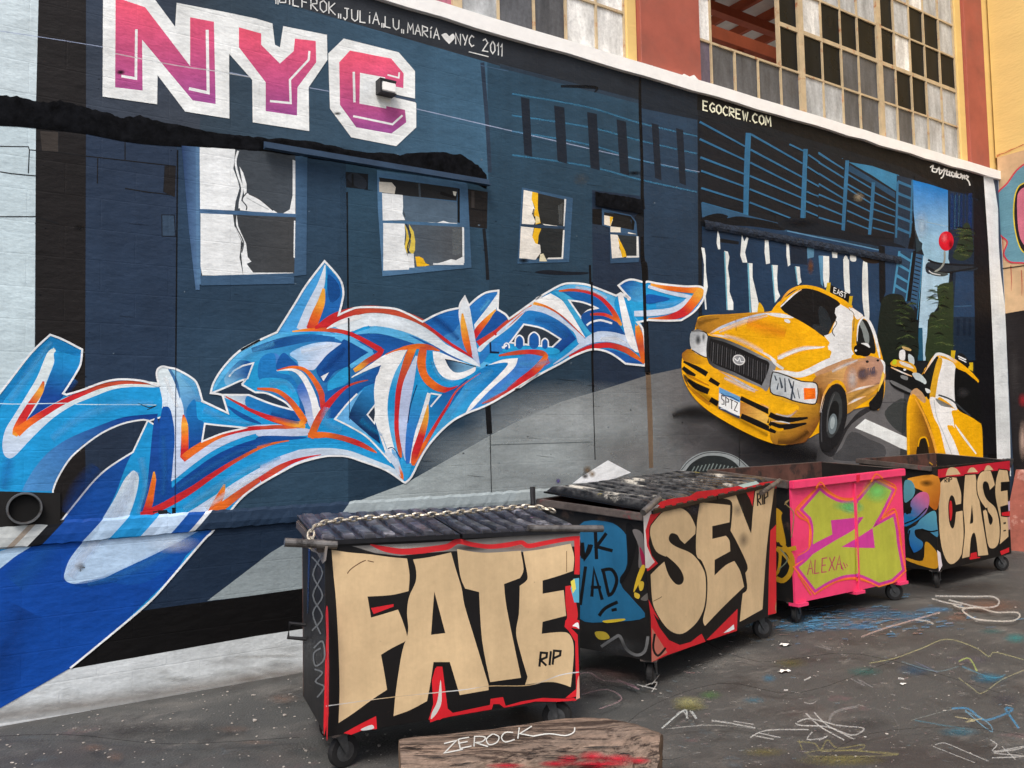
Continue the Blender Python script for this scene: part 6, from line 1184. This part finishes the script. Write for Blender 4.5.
f.poly("130,900 250,920 270,780 330,820 365,880 360,980 240,960 130,920", (206,150,40), a=.85); f.poly("360,840 385,860 400,960 375,1005", (226,216,220), sm=False); f.line("110,640 200,600 280,520", KB, 1.4); f.line("150,690 140,780 180,870", KB, 1.6); f.line("240,680 310,700 365,690", KB, 1.4)
f.done('painted_scrawl', B.root, MP)
f = Fig(Surf(B.P(0, B.dep-.021, 0), -B.v), .001); T(890,440,7.64); f.line("300,170 325,190", (200,150,40), 1.2); f.text('1740', 350, 200, 36, -5, 8, -48, (200,150,40), 7, .3); f.done('painted_scrawl', B.root, MP)

# ---------------------------------------------------------------- the log in the foreground
LOGM = None
def log_material():
    m, n, l, b = new_mat('weathered_log')
    src, tx, bp = bump_of(n, l, b, 3, 1.0, .03, (1.0, 9, 9), 8)
    rgb = n.new('ShaderNodeRGB'); rgb.outputs[0].default_value = (*lin((110, 96, 86)), 1); s = rgb.outputs[0]
    mp = n.new('ShaderNodeMapping'); mp.inputs['Scale'].default_value = (2.2, 22, 22); l.new(src, mp.inputs['Vector'])
    geo = n.new('ShaderNodeNewGeometry'); mp2 = n.new('ShaderNodeMapping'); mp0 = n.new('ShaderNodeMapping'); mp0.inputs['Rotation'].default_value = (0, 0, -LANG); l.new(geo.outputs['Position'], mp0.inputs['Vector']); mp2.inputs['Scale'].default_value = (.55, 13, 15); l.new(mp0.outputs[0], mp2.inputs['Vector'])
    def lay(sc, lo, hi, col, f=1.0, vec=mp2.outputs[0]):
        nonlocal s
        t = n.new('ShaderNodeTexNoise'); t.inputs['Scale'].default_value = sc; t.inputs['Detail'].default_value = 8; t.inputs['Roughness'].default_value = .7; l.new(vec, t.inputs['Vector'])
        r = n.new('ShaderNodeMapRange'); r.inputs['From Min'].default_value = lo; r.inputs['From Max'].default_value = hi; r.inputs['To Max'].default_value = f; l.new(t.outputs['Fac'], r.inputs['Value'])
        x = n.new('ShaderNodeMix'); x.data_type = 'RGBA'; l.new(r.outputs[0], x.inputs['Factor']); l.new(s, x.inputs['A']); x.inputs['B'].default_value = (*lin(col), 1); s = x.outputs['Result']
    lay(1.2, .46, .6, (134, 114, 100)); lay(2.0, .5, .58, (52, 42, 37), .95); lay(5, .54, .64, (146, 128, 112), .6); lay(3.3, .56, .62, (40, 33, 30), .9)
    s = mult_noise(n, l, geo.outputs['Position'], s, 30, .75, 1.2); l.new(s, b.inputs['Base Color']); b.inputs['Roughness'].default_value = .85; b.inputs['Specular IOR Level'].default_value = .2
    return m
LS = Surf((0, 0, .30), (0, 0, 1))
pa = LS.at(388, 742); pc = LS.at(470, 735); pd = LS.at(560, 722.5); pe = LS.at(604, 724); pf = LS.at(640, 733)
rad = .17; random.seed(9)
lg = thing('log', 'thick weathered grey brown log lying on the ground in front of the nearest dumpster', 'log', (pd.x, pd.y-.1, 0))
ctrl = [Vector((p.x, p.y-rad*.72, z)) for p, z in ((pa, .165), (pc, .17), (pd, .178), (pe, .172), (pf, .155))]
cpts = []
for i in range(4):
    p0, p1, p2, p3 = ctrl[max(i-1, 0)], ctrl[i], ctrl[i+1], ctrl[min(i+2, 4)]
    for k in range(12): cpts.append(Vector(cr_pt(p0, p1, p2, p3, k/12)))
cpts.append(ctrl[-1]); nL = len(cpts)
bm = bmesh.new(); rings = []; NR = 40; lump = [random.uniform(-.03, .03) for _ in range(NR)]
d = (ctrl[-1]-ctrl[0]).normalized()
for i, p in enumerate(cpts):
    dd = (cpts[min(i+1, nL-1)]-cpts[max(i-1, 0)]).normalized(); a = dd.cross(Vector((0, 0, 1))).normalized(); b2 = dd.cross(a); ring = []
    for k in range(NR):
        t = 2*math.pi*k/NR; r = rad*(1+lump[k]*.5+.02*math.sin(3*t+i*.15)+.025*math.sin(5*t-i*.09)+random.uniform(-.008, .008))*(1-.04*(i/nL))
        if i == 0 or i == nL-1: r *= .985
        q = p+(a*math.cos(t)+b2*math.sin(t))*r
        if i > nL-16:
            wv = Vector((p.x, p.y, 0)).normalized(); q += dd*((q-p).dot(a))*max(-2.2, min(2.2, wv.dot(dd)/wv.dot(a)))*.85*(i-(nL-16))/15
        if i == nL-1: q += dd*random.uniform(-.006, .006)
        q.z = max(q.z, .004); ring.append(bm.verts.new(q))
    rings.append(ring)
for r0, r1 in zip(rings, rings[1:]):
    for k in range(NR): bm.faces.new((r0[k], r0[(k+1) % NR], r1[(k+1) % NR], r1[k]))
ENDR = [[v_.co.copy() for v_ in rings[0]], [v_.co.copy() for v_ in rings[-1]]]
LANG = math.atan2(ctrl[-1].y-ctrl[0].y, ctrl[-1].x-ctrl[0].x); LM_ = log_material(); finish('bark', bm, LM_, lg, smooth=True)
ENDM = mat('log_end_grain', (104, 84, 66), .9, var=(.6, 1.2), nscale=10, bs=18, bstr=.8)
for ring in (ENDR[0], ENDR[1]):
    bm = bmesh.new(); ce = sum(ring, Vector())/len(ring); rr = [[bm.verts.new(ce+(q-ce)*k+Vector((random.uniform(-.004, .004), random.uniform(-.004, .004), 0))*(k < 1)) for q in ring] for k in (1.0, .8, .6, .4, .2)]; cv = bm.verts.new(ce)
    for r0, r1 in zip(rr, rr[1:]):
        for k in range(NR): bm.faces.new((r0[k], r0[(k+1) % NR], r1[(k+1) % NR], r1[k]))
    for k in range(NR): bm.faces.new((rr[-1][k], rr[-1][(k+1) % NR], cv))
    finish('cut_end', bm, ENDM, lg)
# tag and red spray on the bark: projected onto the log's rounded surface
from mathutils.bvhtree import BVHTree
bark = [o_ for o_ in lg.children if o_.name.startswith('bark')][0]
bt = BVHTree.FromPolygons([v_.co+bark.location for v_ in bark.data.vertices], [list(p.vertices) for p in bark.data.polygons])
class Bark:
    n = Vector((0, -.5, .87)).normalized()
    def at(s, x, y):
        dr = (fw*F+rt*(x-512)-up*(y-384)).normalized(); h = bt.ray_cast(EYE, dr)
        return h[0]+h[1]*.003 if h[0] else EYE+dr*3.6
f = Fig(Bark(), .0015, .0004); T(380,700,3.2)
for q in ("205,142 245,132! 205,172! 265,160","252,128 285,122","250,142 280,136","250,128 256,158! 292,150","300,152 302,120! 335,122 328,136 304,140! 345,152","360,112 340,128 348,146 372,140 380,122 362,112","425,108 400,108 388,124 400,138 430,130","445,92 440,128","485,88 446,112! 490,120","490,120 540,112 590,118 618,108 622,92"): f.line(q, (200,202,198), 1.2, a=.8)
f.done('painted_tag', lg, MP, 'white scrawled tag reading ZEROCK')
f = Fig(Bark(), .0025, .0004)
for x, y, rx, ry in ((600,190,40,16),(680,182,50,20),(760,190,60,18),(830,196,40,14),(560,206,60,12),(400,212,70,10),(700,208,120,14)): f.glow(x, y, rx, ry, (176,22,44), .85)
f.done('red_spray', lg, MP); f = Fig(Bark(), .003, .0004); random.seed(8)
for k in range(16):
    x = random.uniform(60, 840); y = 150+random.uniform(-20, 60); L = random.uniform(40, 160); f.rib(f"{x},{y},1,k {x+L*.3},{y+random.uniform(-4,4)},{random.uniform(2,5)} {x+L*.7},{y+random.uniform(-6,6)},{random.uniform(1,4)} {x+L},{y+random.uniform(-8,4)},.5", a=.75)
f.done('bark_cracks', lg, MP)['kind'] = 'stuff'

# ---------------------------------------------------------------- marks chalked and sprayed on the ground
g = Fig(GROUND, .004, .00005); T(680,600,2.977)
ck = (206,206,202); pkc = (176,150,146)
for x, y, rx, ry, c, a in ((420,75,150,22,(70,128,164),.6),(560,40,110,22,(70,130,170),.6),(330,85,60,14,(66,120,150),.5),(680,50,80,20,(70,130,170),.5),(540,80,60,12,(60,130,180),.6),(760,30,60,10,(70,140,190),.5),(920,20,120,26,(140,100,78),.5),(830,55,60,12,(140,104,84),.5),
    (330,190,60,18,(110,102,50),.5),(90,285,40,16,(80,120,66),.5),(30,320,60,14,(160,156,96),.6),(220,300,40,12,(60,110,130),.5),(265,235,26,14,(60,120,150),.5),(550,215,60,16,(50,110,104),.6),(700,210,60,20,(60,100,130),.5),(920,235,60,18,(40,120,150),.6),(1000,115,40,18,(40,140,140),.6),(930,95,50,10,(60,110,110),.5),(830,395,70,16,(60,120,140),.6),(480,480,150,20,(150,140,60),.35),(250,455,80,16,(140,130,60),.3),
    (540,30,80,10,(150,110,100),.4),(860,180,80,14,(110,100,112),.4),(970,300,50,26,(70,66,74),.5),(560,370,90,24,(64,62,62),.4)): g.glow(x, y, rx, ry, c, a)
random.seed(4)
for k in range(260):
    x = random.gauss(470, 170); y = random.gauss(62, 24); c = random.choice(((74,140,184),(66,120,160),(90,150,190),(140,110,100)))
    L = random.uniform(8, 34); g.line(f"{x},{y} {x+L},{y-L*random.uniform(-.05,.22)}", c, random.uniform(.5, 1.4), a=random.uniform(.25, .6))
for k in range(420):
    x = random.uniform(-120, 1050); y = random.uniform(60, 500); c = random.choice(((170,166,160),(120,128,130),(150,130,128),(96,120,130),(150,146,140)))
    L = random.uniform(3, 22); g.line(f"{x},{y} {x+L},{y-L*random.uniform(-.3,.3)}", c, random.uniform(.3, 1.0), a=random.uniform(.15, .5))
for q, c, w, a in (("750,8 800,22 840,28",ck,2.2,.8),("760,0 880,2 930,2 950,15 940,32 890,34 800,12",ck,2.4,.8),("815,28 840,36 890,36 940,50 1000,50 1012,62 990,76 930,76 880,70 845,48 850,38 900,36",(220,216,206),2.4,.85),("540,125 600,102 690,75 775,50",(196,170,160),2.4,.8),("700,72 740,78 755,86",(206,200,190),2.4,.8),
  ("565,205 640,190 720,160 795,132 880,158 920,185 940,172 1024,195",(176,174,120),1.3,.8),("830,250 870,280 900,297 960,255 1030,225",(166,164,120),1.3,.75),("660,200 760,230 830,215",(110,150,160),1.1,.6),("700,200 770,235",(120,130,170),1.0,.5),("830,200 855,190 870,200 885,230",(170,190,90),2.2,.75),("840,215 930,250 970,240",(60,140,170),2,.6),
  ("-40,405 60,395 130,395 220,405",(150,150,146),1.2,.6),("95,380 150,388 225,403",ck,2.2,.8),("160,382 220,392",ck,1.6,.7),("210,432 260,410 385,408",ck,1.8,.8),("215,425 280,438",ck,1.5,.75),("235,418 300,432",ck,1.5,.75),("-10,360 10,352 25,375",ck,1.8,.75),("30,350 48,375",ck,2,.8),
  ("375,358 420,400 490,440",ck,2,.8),("400,355 440,395 520,438",ck,1.8,.8),("350,385 390,375 470,395 540,402 545,412 510,425 440,400 360,395 345,388",ck,2,.8),("395,415 380,438 420,435 440,428 415,440",ck,1.9,.8),("445,385 455,360 490,345 530,338",(150,148,146),3.6,.6),("530,335 590,345 640,375 650,420 600,440",(110,108,106),2.0,.4),("660,340 690,348",(170,165,160),1.0,.5),
  ("350,445 400,450 420,470 440,440 470,465 540,455 550,460 530,470 420,475",(160,152,90),2.0,.5),("370,480 450,470 650,482 560,490 400,490 380,478",(150,144,90),2,.45),("355,440 365,470",(160,152,90),1.8,.5),("500,470 650,486",(160,152,90),1.8,.5),("760,455 790,450 850,475 920,505",ck,1.4,.7),("755,460 830,490 880,510",ck,1.2,.6),
  ("925,440 945,455 935,475 1024,460 1000,470 935,480 1030,490 930,495",ck,1.8,.75),("960,460 1000,500",ck,1.4,.7),("810,345 860,345 910,380 990,350 970,345 1000,390 1010,405",(52,140,186),3.0,.85),("850,350 900,395 930,415 925,395 890,368 850,355",(110,160,186),1.8,.8),("820,370 880,380 850,385 900,375",(206,196,150),1.6,.8),("690,380 760,360 820,345",(140,150,146),1.2,.6),("700,380 780,395 850,405",(60,130,150),2,.6),
  ("370,258 390,248",(220,220,216),2,.9),("370,325 390,330 408,322",(180,178,174),1.4,.7),("650,252 668,254",(226,226,222),2.4,.9),("400,150 450,165 420,150",(150,148,146),1.2,.6),("505,250 550,275 530,255 575,280",(150,148,150),1.4,.6),("435,155 460,160",(150,148,146),1,.5),
  ("310,288 322,288",(226,226,222),2,.9),("548,430 556,431",(226,226,222),1.8,.9),("20,235 45,235",(170,120,120),1.2,.6),("330,250 345,250",(120,150,170),1.4,.6)):
    g.line(q, c, w*.7, a=a*.58)
T(512,576,4)
for q, c, w in (("80,430 200,440 300,410 360,440 440,450",(150,128,132),1.2),("280,500 380,480 440,520 350,560",(140,116,120),1.2),("440,450 500,470 420,440 510,480",(170,140,150),1.3),("500,460 580,480",ck,1),("520,470 580,450 560,490",ck,1),("600,640 690,565 700,600",(190,196,194),1.6),("720,570 740,600",(190,196,194),1.6),("640,640 760,628 860,630",(140,140,136),1),("560,460 590,420",ck,.8)): g.line(q, c, w, a=.7)
g.glow(705,530,75,26,(150,148,96),.7); g.glow(960,210,60,20,(70,120,140),.6); g.glow(400,420,140,50,(110,84,80),.4); g.glow(260,480,100,40,(120,96,92),.35)
T(); 
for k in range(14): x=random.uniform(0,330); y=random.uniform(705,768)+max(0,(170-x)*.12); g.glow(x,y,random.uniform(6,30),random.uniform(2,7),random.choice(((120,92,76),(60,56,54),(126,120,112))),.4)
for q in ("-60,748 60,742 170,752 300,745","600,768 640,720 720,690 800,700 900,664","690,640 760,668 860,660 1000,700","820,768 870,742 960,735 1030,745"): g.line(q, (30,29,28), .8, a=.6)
for x, y, rx, ry in ((430,752,150,16),(600,690,90,14),(720,640,90,10),(840,612,80,8),(950,590,80,6),(150,735,120,8),(330,700,60,10)): g.glow(x, y, rx, ry, (34,32,31), .5)  # dark soft patches at the feet of bins, log and wall
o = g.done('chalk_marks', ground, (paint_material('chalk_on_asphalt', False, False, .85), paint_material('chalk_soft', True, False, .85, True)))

# scraps of paper on the asphalt
PAPM = mat('crumpled_paper', (226, 226, 222), .8, var=(.85, 1.05), nscale=30)
for (x, y, s_, lb) in ((786, 646, .05, 'torn white paper scrap on the asphalt, just in front of the second dumpster'), (784, 673, .042, 'longest white paper scrap, alone on the open asphalt'), (903, 685, .02, 'tiny crumpled white paper ball on the right of the asphalt')):
    p = GROUND.at(x, y); bm = bmesh.new(); G_ = [[bm.verts.new((p.x+(i-2)*s_*.5+random.uniform(-.12, .12)*s_, p.y+(j-1)*s_*.5+random.uniform(-.14, .14)*s_, .006+random.uniform(0, .35)*s_)) for j in range(3)] for i in range(5)]
    for i in range(4):
        for j in range(2): bm.faces.new((G_[i][j], G_[i+1][j], G_[i+1][j+1], G_[i][j+1]))
    o = finish('paper_scrap', bm, PAPM); tag(o, lb, 'paper', 'paper scraps on the ground')

# small grit and plaster crumbs at the foot of the wall
bm = bmesh.new(); random.seed(12)
for k in range(420):
    q = random.random()
    if q < .65: x, y = random.uniform(-.2, 2.4), random.uniform(4.0, 5.95)
    else: x, y = random.uniform(1, 9), random.uniform(1.8, 4.6)
    s = random.uniform(.003, .008)*(1 if random.random() < .93 else 1.8); m_ = Matrix.Translation((x, y, s*.45)) @ Matrix.Rotation(random.uniform(0, 6), 4, 'Z') @ Matrix.Diagonal((s*random.uniform(.8, 1.8), s, s*.55, 1))
    bmesh.ops.create_icosphere(bm, subdivisions=1, radius=1, matrix=m_)
for v_ in bm.verts: v_.co += Vector((random.uniform(-.002, .002), random.uniform(-.002, .002), 0))
o = finish('grit', bm, mat('plaster_grit', (176, 170, 162), .9, var=(.45, 1.15), nscale=20)); tag(o, 'pale grit and plaster crumbs scattered over the asphalt', 'grit', kind='stuff')
